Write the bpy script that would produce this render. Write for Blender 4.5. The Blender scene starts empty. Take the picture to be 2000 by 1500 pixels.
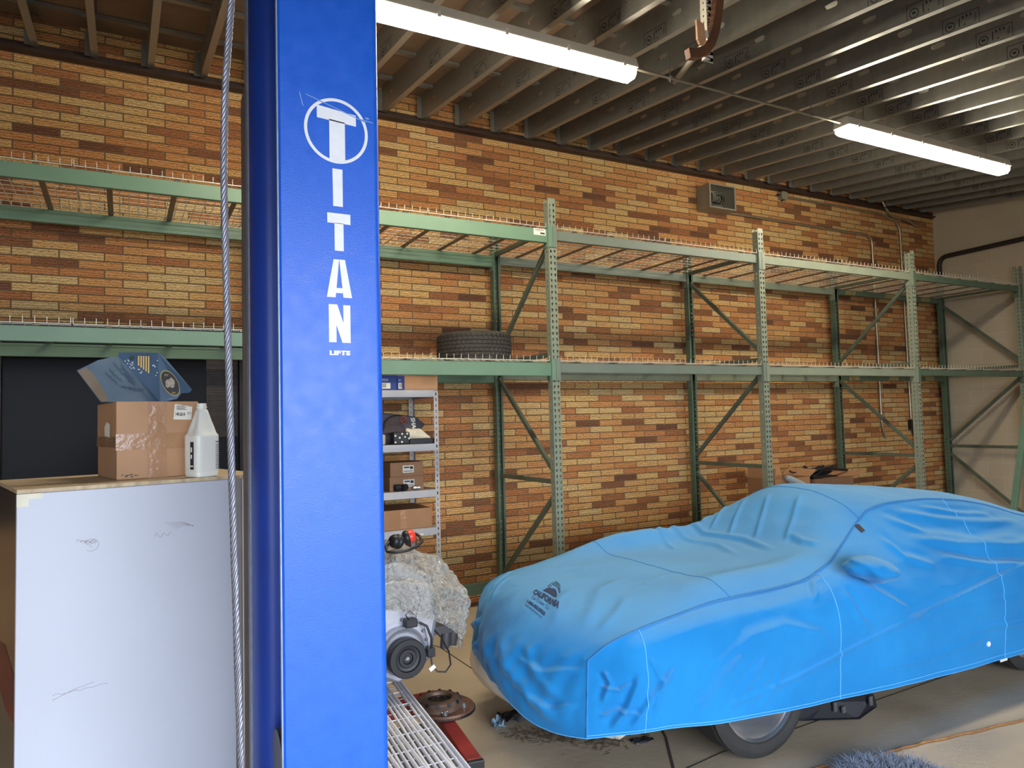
import bpy, bmesh, math, random
import numpy as np
from mathutils import Vector, Matrix, noise as mnoise
random.seed(7)
S = bpy.context.scene
COL = S.collection
PI = math.pi
# ------------------------------------------------------------------ camera
CAMZ = 1.784
cam_d = bpy.data.cameras.new('camera'); cam = bpy.data.objects.new('camera', cam_d); COL.objects.link(cam)
cam_d.sensor_width = 36.0; cam_d.lens = 1411.1 * 36 / 2000; cam_d.clip_start = 0.05
yaw, pitch, roll = .4949, .0497, .0248
fw = Vector((math.sin(yaw), math.cos(yaw), 0)); rt = Vector((math.cos(yaw), -math.sin(yaw), 0)); up = Vector((0, 0, 1))
f2 = fw * math.cos(pitch) + up * math.sin(pitch); u2 = up * math.cos(pitch) - fw * math.sin(pitch)
cr, sr = math.cos(roll), math.sin(roll)
r3 = rt * cr - u2 * sr
u3 = u2 * cr + rt * sr
M = Matrix((r3, u3, -f2)).transposed().to_4x4(); M.translation = (0, 0, CAMZ)
cam.matrix_world = M
S.camera = cam
# ------------------------------------------------------------------ daylight and exposure
DAY = 6.6
w = bpy.data.worlds.new('sky'); S.world = w; w.use_nodes = True
wb = w.node_tree.nodes['Background']; wb.inputs[0].default_value = (.76, .86, 1.0, 1); wb.inputs[1].default_value = DAY
vs = S.view_settings; vs.view_transform = 'Standard'; vs.look = 'None'; vs.exposure = 0.98; vs.gamma = 1.0; vs.use_curve_mapping = False
LAMP = 38.0
# the open garage door behind the camera: daylight enters through it
DX0, DX1, DZ1 = -3.2, 4.6, 3.12
dl = bpy.data.lights.new('door_portal', 'AREA'); dl.shape = 'RECTANGLE'; dl.size = DX1 - DX0; dl.size_y = DZ1
dl.cycles.is_portal = True
dlo = bpy.data.objects.new('door_portal', dl); COL.objects.link(dlo); dlo.location = ((DX0 + DX1) / 2, -3.0, DZ1 / 2)
dlo.rotation_euler = (math.radians(90), 0, 0)
dlo['kind'] = 'helper'

# ------------------------------------------------------------------ helpers
def lin(c):
    return tuple(((v / 255) / 12.92 if v / 255 <= .04045 else ((v / 255 + .055) / 1.055) ** 2.4) for v in c) + (1,)
def nt(m): return m.node_tree.nodes, m.node_tree.links
def mat(name, rgb, rough=.5, metal=0., var=.12, scale=8., bump=0., bscale=60., spec=.5, rvar=0., stretch=None, coat=0., rgb2=None):
    m = bpy.data.materials.new(name); m.use_nodes = True
    n, l = nt(m); b = n['Principled BSDF']
    b.inputs['Roughness'].default_value = rough; b.inputs['Metallic'].default_value = metal
    b.inputs['Specular IOR Level'].default_value = spec; b.inputs['Coat Weight'].default_value = coat; b.inputs['Coat Roughness'].default_value = .38
    c = lin(rgb)
    tc = n.new('ShaderNodeTexCoord'); mp = n.new('ShaderNodeMapping'); l.new(tc.outputs['Object'], mp.inputs[0])
    if stretch: mp.inputs['Scale'].default_value = stretch
    nz = n.new('ShaderNodeTexNoise'); nz.inputs['Scale'].default_value = scale; nz.inputs['Detail'].default_value = 5
    l.new(mp.outputs[0], nz.inputs[0])
    rp = n.new('ShaderNodeValToRGB'); l.new(nz.outputs[0], rp.inputs[0])
    rp.color_ramp.elements[0].position = .3; rp.color_ramp.elements[1].position = .7
    d = lin(rgb2) if rgb2 else tuple(v * (1 - 2 * var) for v in c[:3]) + (1,)
    rp.color_ramp.elements[0].color = d; rp.color_ramp.elements[1].color = c
    l.new(rp.outputs[0], b.inputs['Base Color'])
    if rvar:
        mr = n.new('ShaderNodeMapRange'); l.new(nz.outputs[0], mr.inputs[0])
        mr.inputs[1].default_value = .3; mr.inputs[2].default_value = .7
        mr.inputs[3].default_value = rough - rvar; mr.inputs[4].default_value = rough + rvar
        l.new(mr.outputs[0], b.inputs['Roughness'])
    if bump:
        n2 = n.new('ShaderNodeTexNoise'); n2.inputs['Scale'].default_value = bscale; n2.inputs['Detail'].default_value = 6
        l.new(mp.outputs[0], n2.inputs[0])
        bp = n.new('ShaderNodeBump'); bp.inputs['Strength'].default_value = bump; bp.inputs['Distance'].default_value = .01
        l.new(n2.outputs[0], bp.inputs['Height']); l.new(bp.outputs[0], b.inputs['Normal'])
    return m
def emit(name, rgb, st):
    m = bpy.data.materials.new(name); m.use_nodes = True
    b = nt(m)[0]['Principled BSDF']; b.inputs['Base Color'].default_value = (.9, .9, .88, 1)
    b.inputs['Emission Color'].default_value = rgb + (1,); b.inputs['Emission Strength'].default_value = st
    return m

WO = {}   # world origin of every thing, so that parts can be written in world metres
def tag(o, label=None, cat=None, group=None, kind=None):
    if label: o['label'] = label
    if cat: o['category'] = cat
    if group: o['group'] = group
    if kind: o['kind'] = kind
    return o
def thing(name, loc, label, cat, group=None):
    o = bpy.data.objects.new(name, None); COL.objects.link(o); o.location = loc; o.empty_display_size = .1
    WO[o] = Vector(loc); return tag(o, label, cat, group)
class MB:
    def __init__(s): s.v = []; s.f = []; s.m = []; s.mi = 0
    def add(s, vs_, fs):
        k = len(s.v); s.v += [tuple(p) for p in vs_]; s.f += [tuple(i + k for i in f) for f in fs]; s.m += [s.mi] * len(fs); return s
    def box(s, x0, x1, y0, y1, z0, z1, R=None, c=None):
        P = [(x, y, z) for z in (z0, z1) for y in (y0, y1) for x in (x0, x1)]
        if R is not None:
            c = Vector(c if c is not None else ((x0 + x1) / 2, (y0 + y1) / 2, (z0 + z1) / 2)); P = [R @ (Vector(p) - c) + c for p in P]
        return s.add(P, [(0, 2, 3, 1), (4, 5, 7, 6), (0, 1, 5, 4), (2, 6, 7, 3), (0, 4, 6, 2), (1, 3, 7, 5)])
    def bar(s, a, b, w_, h_, upv=(0, 0, 1)):
        a, b = Vector(a), Vector(b); d = (b - a).normalized(); x = d.cross(Vector(upv)).normalized(); y = x.cross(d)
        P = [p + x * sx * w_ / 2 + y * sy * h_ / 2 for p in (a, b) for sx, sy in ((-1, -1), (1, -1), (1, 1), (-1, 1))]
        return s.add(P, [(0, 1, 2, 3), (7, 6, 5, 4), (0, 4, 5, 1), (1, 5, 6, 2), (2, 6, 7, 3), (3, 7, 4, 0)])
    def tube(s, pts, r, n=8, caps=True, closed=False):
        pts = [Vector(p) for p in pts]; N = len(pts); V = []; F = []
        t0 = (pts[1] - pts[0]).normalized(); u = t0.orthogonal().normalized()
        for i, p in enumerate(pts):
            if closed: t = (pts[(i + 1) % N] - pts[i - 1]).normalized()
            else: t = (pts[min(i + 1, N - 1)] - pts[max(i - 1, 0)]).normalized()
            u = (u - t * u.dot(t)).normalized(); w_ = t.cross(u)
            rr = r[i] if hasattr(r, '__len__') else r
            for k in range(n):
                a = 2 * PI * k / n; V.append(p + u * math.cos(a) * rr + w_ * math.sin(a) * rr)
        for i in range(N if closed else N - 1):
            for k in range(n):
                a, b = i * n + k, i * n + (k + 1) % n; j = ((i + 1) % N) * n - i * n
                F.append((a, b, b + j, a + j))
        if caps and not closed: F += [tuple(range(n))[::-1], tuple(range((N - 1) * n, N * n))]
        return s.add(V, F)
    def lathe(s, prof, c, axis=(0, 0, 1), n=32, closed=False):
        ax = Vector(axis).normalized(); u = ax.orthogonal().normalized(); w_ = ax.cross(u); c = Vector(c); V = []; F = []
        for (r, h) in prof:
            for k in range(n):
                a = 2 * PI * k / n; V.append(c + ax * h + (u * math.cos(a) + w_ * math.sin(a)) * r)
        m = len(prof)
        for i in range(m if closed else m - 1):
            for k in range(n):
                j = ((i + 1) % m) * n
                F.append((i * n + k, i * n + (k + 1) % n, j + (k + 1) % n, j + k))
        if not closed:
            if prof[0][0] > 1e-6: F.append(tuple(range(n))[::-1])
            if prof[-1][0] > 1e-6: F.append(tuple(range((m - 1) * n, m * n)))
        return s.add(V, F)
    def prism(s, poly, fn, t0, t1):
        n = len(poly); V = [fn(a, b, t0) for a, b in poly] + [fn(a, b, t1) for a, b in poly]
        F = [tuple(range(n))[::-1], tuple(range(n, 2 * n))] + [(i, (i + 1) % n, n + (i + 1) % n, n + i) for i in range(n)]
        return s.add(V, F)
    def grid(s, P):   # P: array (a,b,3)
        a, b = P.shape[:2]; V = P.reshape(-1, 3).tolist()
        return s.add(V, [(i * b + j, i * b + j + 1, (i + 1) * b + j + 1, (i + 1) * b + j) for i in range(a - 1) for j in range(b - 1)])
    def build(s, name, mats, parent=None, origin=None, smooth=None, bevel=0, fixn=True, weld=0, seg=2):
        V = np.array(s.v, float)
        if parent is not None: o_ = WO[parent]
        elif origin is not None: o_ = Vector(origin)
        else:
            lo, hi = V.min(0), V.max(0); o_ = Vector(((lo[0] + hi[0]) / 2, (lo[1] + hi[1]) / 2, lo[2]))
        me = bpy.data.meshes.new(name); me.from_pydata((V - np.array(o_)).tolist(), [], s.f)
        if not isinstance(mats, (list, tuple)): mats = [mats]
        for m in mats: me.materials.append(m)
        if len(mats) > 1: me.polygons.foreach_set('material_index', s.m)
        if fixn or weld:
            bm = bmesh.new(); bm.from_mesh(me)
            if weld: bmesh.ops.remove_doubles(bm, verts=bm.verts, dist=weld)
            if fixn: bmesh.ops.recalc_face_normals(bm, faces=bm.faces)
            bm.to_mesh(me); bm.free()
        if smooth:
            me.polygons.foreach_set('use_smooth', [True] * len(me.polygons))
            if smooth < 179: me.set_sharp_from_angle(angle=math.radians(smooth))
        o = bpy.data.objects.new(name, me); COL.objects.link(o)
        if parent is not None: o.parent = parent
        else: o.location = o_
        WO[o] = o_
        if bevel:
            b = o.modifiers.new('bevel', 'BEVEL'); b.width = bevel; b.segments = seg; b.limit_method = 'ANGLE'; b.angle_limit = math.radians(40)
        return o
def copy_tree(o, parent=None):
    c = o.copy(); COL.objects.link(c); c.parent = parent
    for ch in list(o.children): copy_tree(ch, c)
    return c
def quad_plate(mb, pts):
    return mb.add(pts, [(0, 1, 2, 3)])
def text_verts(txt, size, bold=0.0, shear=0.0):
    cu = bpy.data.curves.new('t', 'FONT'); cu.body = txt; cu.size = size; cu.offset = bold; cu.shear = shear; cu.resolution_u = 2
    o = bpy.data.objects.new('t', cu); COL.objects.link(o)
    bpy.context.view_layer.update()
    me = o.evaluated_get(bpy.context.evaluated_depsgraph_get()).to_mesh()
    V = [tuple(v.co)[:2] for v in me.vertices]; F = [tuple(p.vertices) for p in me.polygons]
    o.evaluated_get(bpy.context.evaluated_depsgraph_get()).to_mesh_clear()
    bpy.data.objects.remove(o); bpy.data.curves.remove(cu)
    return V, F
def put_text(mb, txt, size, fn, w=None, h=None, bold=0., shear=0.):
    """text fitted to width w / height h, then placed by fn(u, v) -> xyz"""
    V, F = text_verts(txt, size, bold, shear); A = np.array(V); lo = A.min(0); hi = A.max(0); A = A - lo; ex = hi - lo
    if w: A[:, 0] *= w / ex[0]
    if h: A[:, 1] *= h / ex[1]
    mb.add([fn(a, b) for a, b in A], F)

# ------------------------------------------------------------------ materials
def brick_mat():
    m = bpy.data.materials.new('norman_brick'); m.use_nodes = True; n, l = nt(m); b = n['Principled BSDF']
    b.inputs['Roughness'].default_value = .85; b.inputs['Specular IOR Level'].default_value = .25
    g = n.new('ShaderNodeNewGeometry'); sx = n.new('ShaderNodeSeparateXYZ'); l.new(g.outputs['Position'], sx.inputs[0])
    cx = n.new('ShaderNodeCombineXYZ'); l.new(sx.outputs[0], cx.inputs[0]); l.new(sx.outputs[2], cx.inputs[1])
    br = n.new('ShaderNodeTexBrick'); l.new(cx.outputs[0], br.inputs[0])
    br.offset = .42; br.inputs['Scale'].default_value = 1; br.inputs['Brick Width'].default_value = .305; br.inputs['Row Height'].default_value = .0677
    br.inputs['Mortar Size'].default_value = .0058; br.inputs['Mortar Smooth'].default_value = .25
    br.inputs['Color1'].default_value = (0, 0, 0, 1); br.inputs['Color2'].default_value = (1, 1, 1, 1); br.inputs['Mortar'].default_value = (.5, .5, .5, 1)
    # slow patches so that dark bricks come in courses
    pn = n.new('ShaderNodeTexNoise'); pn.inputs['Scale'].default_value = 1.0; mpv = n.new('ShaderNodeMapping'); mpv.inputs['Scale'].default_value = (.5, 2.2, 1)
    l.new(cx.outputs[0], mpv.inputs[0]); l.new(mpv.outputs[0], pn.inputs[0])
    ad = n.new('ShaderNodeMath'); ad.operation = 'MULTIPLY_ADD'; l.new(pn.outputs[0], ad.inputs[0]); ad.inputs[1].default_value = .4
    sb = n.new('ShaderNodeMath'); sb.operation = 'SUBTRACT'; l.new(br.outputs['Color'], sb.inputs[0]); sb.inputs[1].default_value = .16
    l.new(sb.outputs[0], ad.inputs[2])
    rp = n.new('ShaderNodeValToRGB'); l.new(ad.outputs[0], rp.inputs[0]); cr_ = rp.color_ramp
    cs = [(0, (120, 84, 64)), (.09, (146, 100, 70)), (.18, (176, 118, 78)), (.32, (204, 142, 90)), (.48, (212, 156, 100)), (.66, (218, 170, 110)), (.84, (222, 184, 122)), (1, (220, 190, 134))]
    cr_.elements[0].position = 0; cr_.elements[0].color = lin(cs[0][1]); cr_.elements[1].position = 1; cr_.elements[1].color = lin(cs[-1][1])
    for p, c in cs[1:-1]:
        e = cr_.elements.new(p); e.color = lin(c)
    # rug texture: wavy horizontal scratches
    wv = n.new('ShaderNodeTexWave'); wv.wave_type = 'BANDS'; wv.bands_direction = 'Y'
    wv.inputs['Scale'].default_value = 16; wv.inputs['Distortion'].default_value = 6.0; wv.inputs['Detail'].default_value = 3; wv.inputs['Detail Scale'].default_value = 2.6
    l.new(cx.outputs[0], wv.inputs[0])
    # shift the bark by the brick so it does not run through
    va = n.new('ShaderNodeVectorMath'); va.operation = 'MULTIPLY_ADD'; l.new(br.outputs['Color'], va.inputs[0]); va.inputs[1].default_value = (7, 3, 5); l.new(cx.outputs[0], va.inputs[2])
    l.new(va.outputs[0], wv.inputs[0])
    r2 = n.new('ShaderNodeValToRGB'); l.new(wv.outputs[0], r2.inputs[0]); r2.color_ramp.elements[0].color = (.52, .36, .27, 1); r2.color_ramp.elements[0].position = .06
    r2.color_ramp.elements[1].position = .42; r2.color_ramp.elements[1].color = (1, 1, 1, 1)
    mu = n.new('ShaderNodeMixRGB'); mu.blend_type = 'MULTIPLY'; mu.inputs[0].default_value = .85; l.new(rp.outputs[0], mu.inputs[1]); l.new(r2.outputs[0], mu.inputs[2])
    mx = n.new('ShaderNodeMixRGB'); l.new(br.outputs['Fac'], mx.inputs[0]); l.new(mu.outputs[0], mx.inputs[1]); mx.inputs[2].default_value = lin((116, 94, 70))
    l.new(mx.outputs[0], b.inputs['Base Color'])
    iv = n.new('ShaderNodeMath'); iv.operation = 'MULTIPLY_ADD'; l.new(br.outputs['Fac'], iv.inputs[0]); iv.inputs[1].default_value = -1.3
    l.new(wv.outputs[0], iv.inputs[2])
    bp = n.new('ShaderNodeBump'); bp.inputs['Strength'].default_value = .6; bp.inputs['Distance'].default_value = .006; l.new(iv.outputs[0], bp.inputs['Height']); l.new(bp.outputs[0], b.inputs['Normal'])
    return m
def block_mat():
    m = bpy.data.materials.new('painted_block'); m.use_nodes = True; n, l = nt(m); b = n['Principled BSDF']
    b.inputs['Roughness'].default_value = .7
    g = n.new('ShaderNodeNewGeometry'); sx = n.new('ShaderNodeSeparateXYZ'); l.new(g.outputs['Position'], sx.inputs[0])
    cx = n.new('ShaderNodeCombineXYZ'); l.new(sx.outputs[1], cx.inputs[0]); l.new(sx.outputs[2], cx.inputs[1])
    br = n.new('ShaderNodeTexBrick'); l.new(cx.outputs[0], br.inputs[0]); br.offset = .5; br.inputs['Scale'].default_value = 1
    br.inputs['Brick Width'].default_value = .406; br.inputs['Row Height'].default_value = .203; br.inputs['Mortar Size'].default_value = .005; br.inputs['Mortar Smooth'].default_value = .6
    br.inputs['Color1'].default_value = lin((186, 172, 148)); br.inputs['Color2'].default_value = lin((180, 166, 143)); br.inputs['Mortar'].default_value = lin((196, 184, 162))
    l.new(br.outputs['Color'], b.inputs['Base Color'])
    nz = n.new('ShaderNodeTexNoise'); nz.inputs['Scale'].default_value = 40; nz.inputs['Detail'].default_value = 6; l.new(cx.outputs[0], nz.inputs[0])
    ad = n.new('ShaderNodeMath'); ad.operation = 'MULTIPLY_ADD'; l.new(br.outputs['Fac'], ad.inputs[0]); ad.inputs[1].default_value = -.8; l.new(nz.outputs[0], ad.inputs[2])
    bp = n.new('ShaderNodeBump'); bp.inputs['Strength'].default_value = .5; bp.inputs['Distance'].default_value = .005; l.new(ad.outputs[0], bp.inputs['Height']); l.new(bp.outputs[0], b.inputs['Normal'])
    return m
def wood_top_mat(name, c1, c2):
    return mat(name, c1, .6, 0, .2, 6, .1, 40, stretch=(1, 14, 1), rgb2=c2)
BRICK = brick_mat(); BLOCK = block_mat()
CONC = mat('concrete', (186, 170, 146), .62, 0, .14, 1.6, .15, 30, rvar=.12, rgb2=(162, 146, 124))
CRACK = mat('joint_dark', (66, 58, 50), .9, 0, .2, 30)
OUT = mat('driveway', (84, 84, 82), .9, 0, .1, 2)
DECK = mat('kraft_deck', (150, 122, 96), .85, 0, .18, 3, .1, 12)
GALV = mat('galvanised', (158, 156, 148), .36, .6, .08, 14, .04, 20, rvar=.08)
INK = mat('ink', (52, 52, 52), .8, 0, .1, 20)
LEDG = mat('brown_steel', (66, 46, 38), .6, 0, .2, 10)
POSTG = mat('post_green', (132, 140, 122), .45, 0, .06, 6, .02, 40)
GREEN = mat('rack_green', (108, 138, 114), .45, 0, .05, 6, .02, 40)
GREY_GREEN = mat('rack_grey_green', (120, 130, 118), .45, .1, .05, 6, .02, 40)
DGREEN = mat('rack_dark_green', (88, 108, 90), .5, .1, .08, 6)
BRACE = mat('brace_green', (98, 108, 92), .5, .2, .1, 10)
WIRE = mat('wire_zinc', (214, 210, 196), .45, .15, .05, 20)
CHAN = mat('deck_channel', (142, 126, 108), .5, .5, .12, 12)
RUBBER = mat('rubber', (44, 42, 40), .75, 0, .15, 12, .1, 60)
OLDRUB = mat('old_rubber', (74, 68, 60), .85, 0, .2, 9, .1, 60)
BLUE = mat('lift_blue', (12, 92, 206), .36, 0, .04, 22, .12, 260, rvar=.08, coat=.25, spec=.5)
DBLUE = mat('lift_blue_inside', (12, 56, 150), .45, 0, .1, 5)
LIP = mat('bare_lip', (150, 160, 182), .5, .3, .12, 30)
WHITE = mat('decal_white', (232, 232, 238), .5, 0, .04, 30)
STEEL = mat('steel', (168, 168, 174), .3, .9, .1, 20)
PAINTW = mat('fixture_white', (214, 206, 190), .5, 0, .03, 6)
TUBE = emit('lens_glow', (1.0, .90, .70), LAMP)
CABW = mat('cabinet_white', (178, 180, 190), .42, 0, .02, 3, .02, 120)
CABT = mat('cabinet_top', (196, 176, 142), .6, 0, .1, 6, stretch=(3, 20, 1), rgb2=(150, 126, 100))
CABS = mat('cabinet_side', (70, 62, 56), .3, 0, .2, 3, rgb2=(44, 42, 44), stretch=(1, 1, .4))
CREAM = mat('cream_strip', (202, 198, 186), .5, 0, .05, 8)
KRAFT = mat('cardboard', (182, 140, 104), .75, 0, .06, 7, .04, 50)
KRAFT2 = mat('cardboard_dark', (160, 118, 84), .75, 0, .06, 7, .04, 50)
TAPE = mat('packing_tape', (176, 134, 100), .12, 0, .08, 9, .25, 40, rvar=.08)
PAPER = mat('paper_label', (226, 222, 210), .7, 0, .03, 20)
HDPE = mat('jug_plastic', (226, 224, 214), .4, 0, .03, 6)
NAVY = mat('label_navy', (26, 30, 58), .5, 0, .05, 10)
STEELBLUE = mat('painted_sheet', (72, 98, 122), .4, .1, .12, 7, .03, 30, rgb2=(58, 82, 106))
PRIMER = mat('bare_primer', (108, 100, 92), .6, .1, .15, 9, rgb2=(92, 74, 58))
YEL = mat('slot_yellow', (214, 178, 104), .5, 0, .1, 20)
GOLD = mat('sticker_gold', (190, 176, 96), .5, 0, .1, 20)
BLACK = mat('black_plastic', (26, 26, 30), .45, 0, .1, 10)
BLACKM = mat('black_metal', (34, 34, 40), .4, .3, .15, 10)
DARKBAG = mat('dark_bag', (84, 76, 84), .6, 0, .1, 8)
RED = mat('red_paint', (158, 44, 40), .5, .1, .2, 8, .04, 40, rgb2=(126, 34, 34))
ORNG = mat('muff_red', (226, 62, 36), .4, 0, .05, 8)
ALU = mat('cast_aluminium', (176, 176, 184), .38, .65, .1, 9, .06, 60)
RUST = mat('rusty_steel', (122, 88, 70), .55, .5, .2, 12, .1, 50, rgb2=(88, 62, 50))
COVER = None
BUMP = mat('bumper_white', (222, 214, 196), .4, 0, .05, 6)
CHROME = mat('polished_alloy', (226, 226, 230), .15, .92, .03, 6)
PIPE = mat('dark_pipe', (50, 42, 40), .55, .2, .1, 8)
CONDUIT = mat('emt', (178, 168, 148), .32, .75, .08, 9)
BOXG = mat('box_grey', (150, 146, 132), .5, .3, .05, 8)
GLASS = None

# ------------------------------------------------------------------ setting
YW = 6.492; XW = 10.84
FX0, FX1, FY0, FY1 = -6.0, XW, -3.0, YW
def joistz(y): return 4.71 - .109 * (6.35 - y)     # underside of the joists
JH = .245
def struct(mb, name, m, **k):
    o = mb.build(name, m, **k); o['kind'] = 'structure'; return o
fl = MB(); fl.box(FX0 - .2, FX1 + .2, FY0, FY1 + .2, -.15, 0)
struct(fl, 'floor', CONC)
og = MB(); og.box(-30, 35, -40, FY0 - .21, -.16, -.01); struct(og, 'ground', OUT)
ck = MB()
def joint(pts, wd=.006):
    for a, b in zip(pts, pts[1:]): ck.bar((a[0], a[1], .0012), (b[0], b[1], .0012), wd, .0024)
joint([(2.05, 5.95), (2.215, 5.406), (2.223, 4.598), (2.24, 3.9), (2.6, 3.3)], .008)
joint([(2.72, 3.35), (2.663, 3.237), (2.463, 2.943), (2.3, 2.72)], .014)
joint([(2.2, 2.86), (2.793, 2.94), (3.044, 2.93), (3.652, 2.95), (6.4, 3.02)], .006)
struct(ck, 'trim_2', CRACK)
# brick wall with a window opening at the left: built round the opening
WX0, WX1, WZ0, WZ1 = -3.2, .93, 1.05, 2.62
bw = MB()
for x0, x1, z0, z1 in ((FX0, WX0, 0, 5.3), (WX1, XW, 0, 5.3), (WX0, WX1, 0, WZ0), (WX0, WX1, WZ1, 5.3)):
    bw.box(x0, x1, YW, YW + .2, z0, z1)
struct(bw, 'wall_back', BRICK)
rw = MB(); rw.box(XW, XW + .2, FY0, YW + .2, 0, 5.2); struct(rw, 'wall_right', BLOCK)
fw_ = MB()  # unseen front wall, its door header added to shade the column top
for a0, a1, c0, c1 in ((FX0, DX0, 0, 5.2), (DX1, XW, 0, 5.2), (DX0, DX1, DZ1, 5.2)): fw_.box(a0, a1, FY0 - .2, FY0 - .001, c0, c1)
struct(fw_, 'wall_front_unseen', BLOCK)
lw = MB(); lw.box(FX0 - .2, FX0, FY0, YW + .2, 0, 5.2); struct(lw, 'wall_left', BLOCK)
GL = bpy.data.materials.new('dark_glass'); GL.use_nodes = True
g_ = nt(GL)[0]['Principled BSDF']; g_.inputs['Base Color'].default_value = lin((16, 15, 19)); g_.inputs['Roughness'].default_value = .3; g_.inputs['Specular IOR Level'].default_value = .06
win = MB(); win.box(WX0, WX1, YW + .10, YW + .11, WZ0, WZ1)
wo = struct(win, 'window_1', GL)
wf = MB()
for x0, x1, z0, z1 in ((WX0, WX0 + .05, WZ0, WZ1), (WX1 - .05, WX1, WZ0, WZ1), (WX0 + .05, WX1 - .05, WZ0, WZ0 + .05), (WX0 + .05, WX1 - .05, WZ1 - .05, WZ1), (-.84, -.80, WZ0 + .05, WZ1 - .05)):
    wf.box(x0, x1, YW + .05, YW + .099, z0, z1)
wf.build('window_frame', mat('window_frame_dark', (52, 46, 46), .5, .2, .1, 10), parent=wo, bevel=.004)
# shade drawn behind the right end of the glass
cu = MB()
for i in range(40):
    z = WZ1 - .06 - i * .022
    if z < 1.72: break
    cu.box(.62, .87, YW + .085 + (i % 2) * .004, YW + .096, z - .021, z)
cu.build('window_shade', mat('shade_cloth', (74, 68, 66), .9, 0, .15, 20), parent=wo)
# roof deck, straps and joists
dk = MB()
dk.add([(FX0 - .2, y, joistz(y) + JH + dz) for y in (FY0, YW + .2) for dz in (0, .05)] + [(XW + .2, y, joistz(y) + JH + dz) for y in (FY0, YW + .2) for dz in (0, .05)],
       [(0, 2, 3, 1), (4, 5, 7, 6), (0, 4, 6, 2), (1, 3, 7, 5), (0, 1, 5, 4), (2, 6, 7, 3)])
struct(dk, 'ceiling', DECK)
for y in (6.15, 5.55, 4.95, 4.35, 3.75, 3.15, 2.55):
    sm = MB(); z = joistz(y) + JH
    sm.add([(FX0, y - .03, z - .034), (FX0, y + .03, z - .027), (FX0, y + .03, z - .002), (FX0, y - .03, z - .009),
            (XW, y - .03, z - .034), (XW, y + .03, z - .027), (XW, y + .03, z - .002), (XW, y - .03, z - .009)],
           [(0, 1, 2, 3), (7, 6, 5, 4), (0, 4, 5, 1), (1, 5, 6, 2), (2, 6, 7, 3), (3, 7, 4, 0)])
    o = struct(sm, 'ceiling_strap', GALV); tag(o, 'thin metal strap running along the underside of the roof deck', None, 'roof straps')
def hole_cell(mb, fn, u0, u1, v0, v1, hole, flap=None):
    """rectangle [u0,u1]x[v0,v1] with a hole (list of uv, ccw starting anywhere) as a ring of quads"""
    cu_, cv_ = (u0 + u1) / 2, (v0 + v1) / 2; n = len(hole); outer = []
    for (a, b) in hole:
        da, db = a - cu_, b - cv_
        k = min(((u1 - cu_) / abs(da)) if abs(da) > 1e-9 else 1e9, ((v1 - cv_) / abs(db)) if abs(db) > 1e-9 else 1e9)
        outer.append([cu_ + da * k, cv_ + db * k])
    for c in ((u0, v0), (u1, v0), (u1, v1), (u0, v1)):    # pin the nearest ring vertex to each corner
        i = min(range(n), key=lambda q: abs(outer[q][0] - c[0]) / (u1 - u0) + abs(outer[q][1] - c[1]) / (v1 - v0)); outer[i] = list(c)
    mb.add([fn(a, b) for a, b in hole] + [fn(a, b) for a, b in outer], [(i, (i + 1) % n, n + (i + 1) % n, n + i) for i in range(n)])
JY0, JY1 = FY0, 6.425
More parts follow.
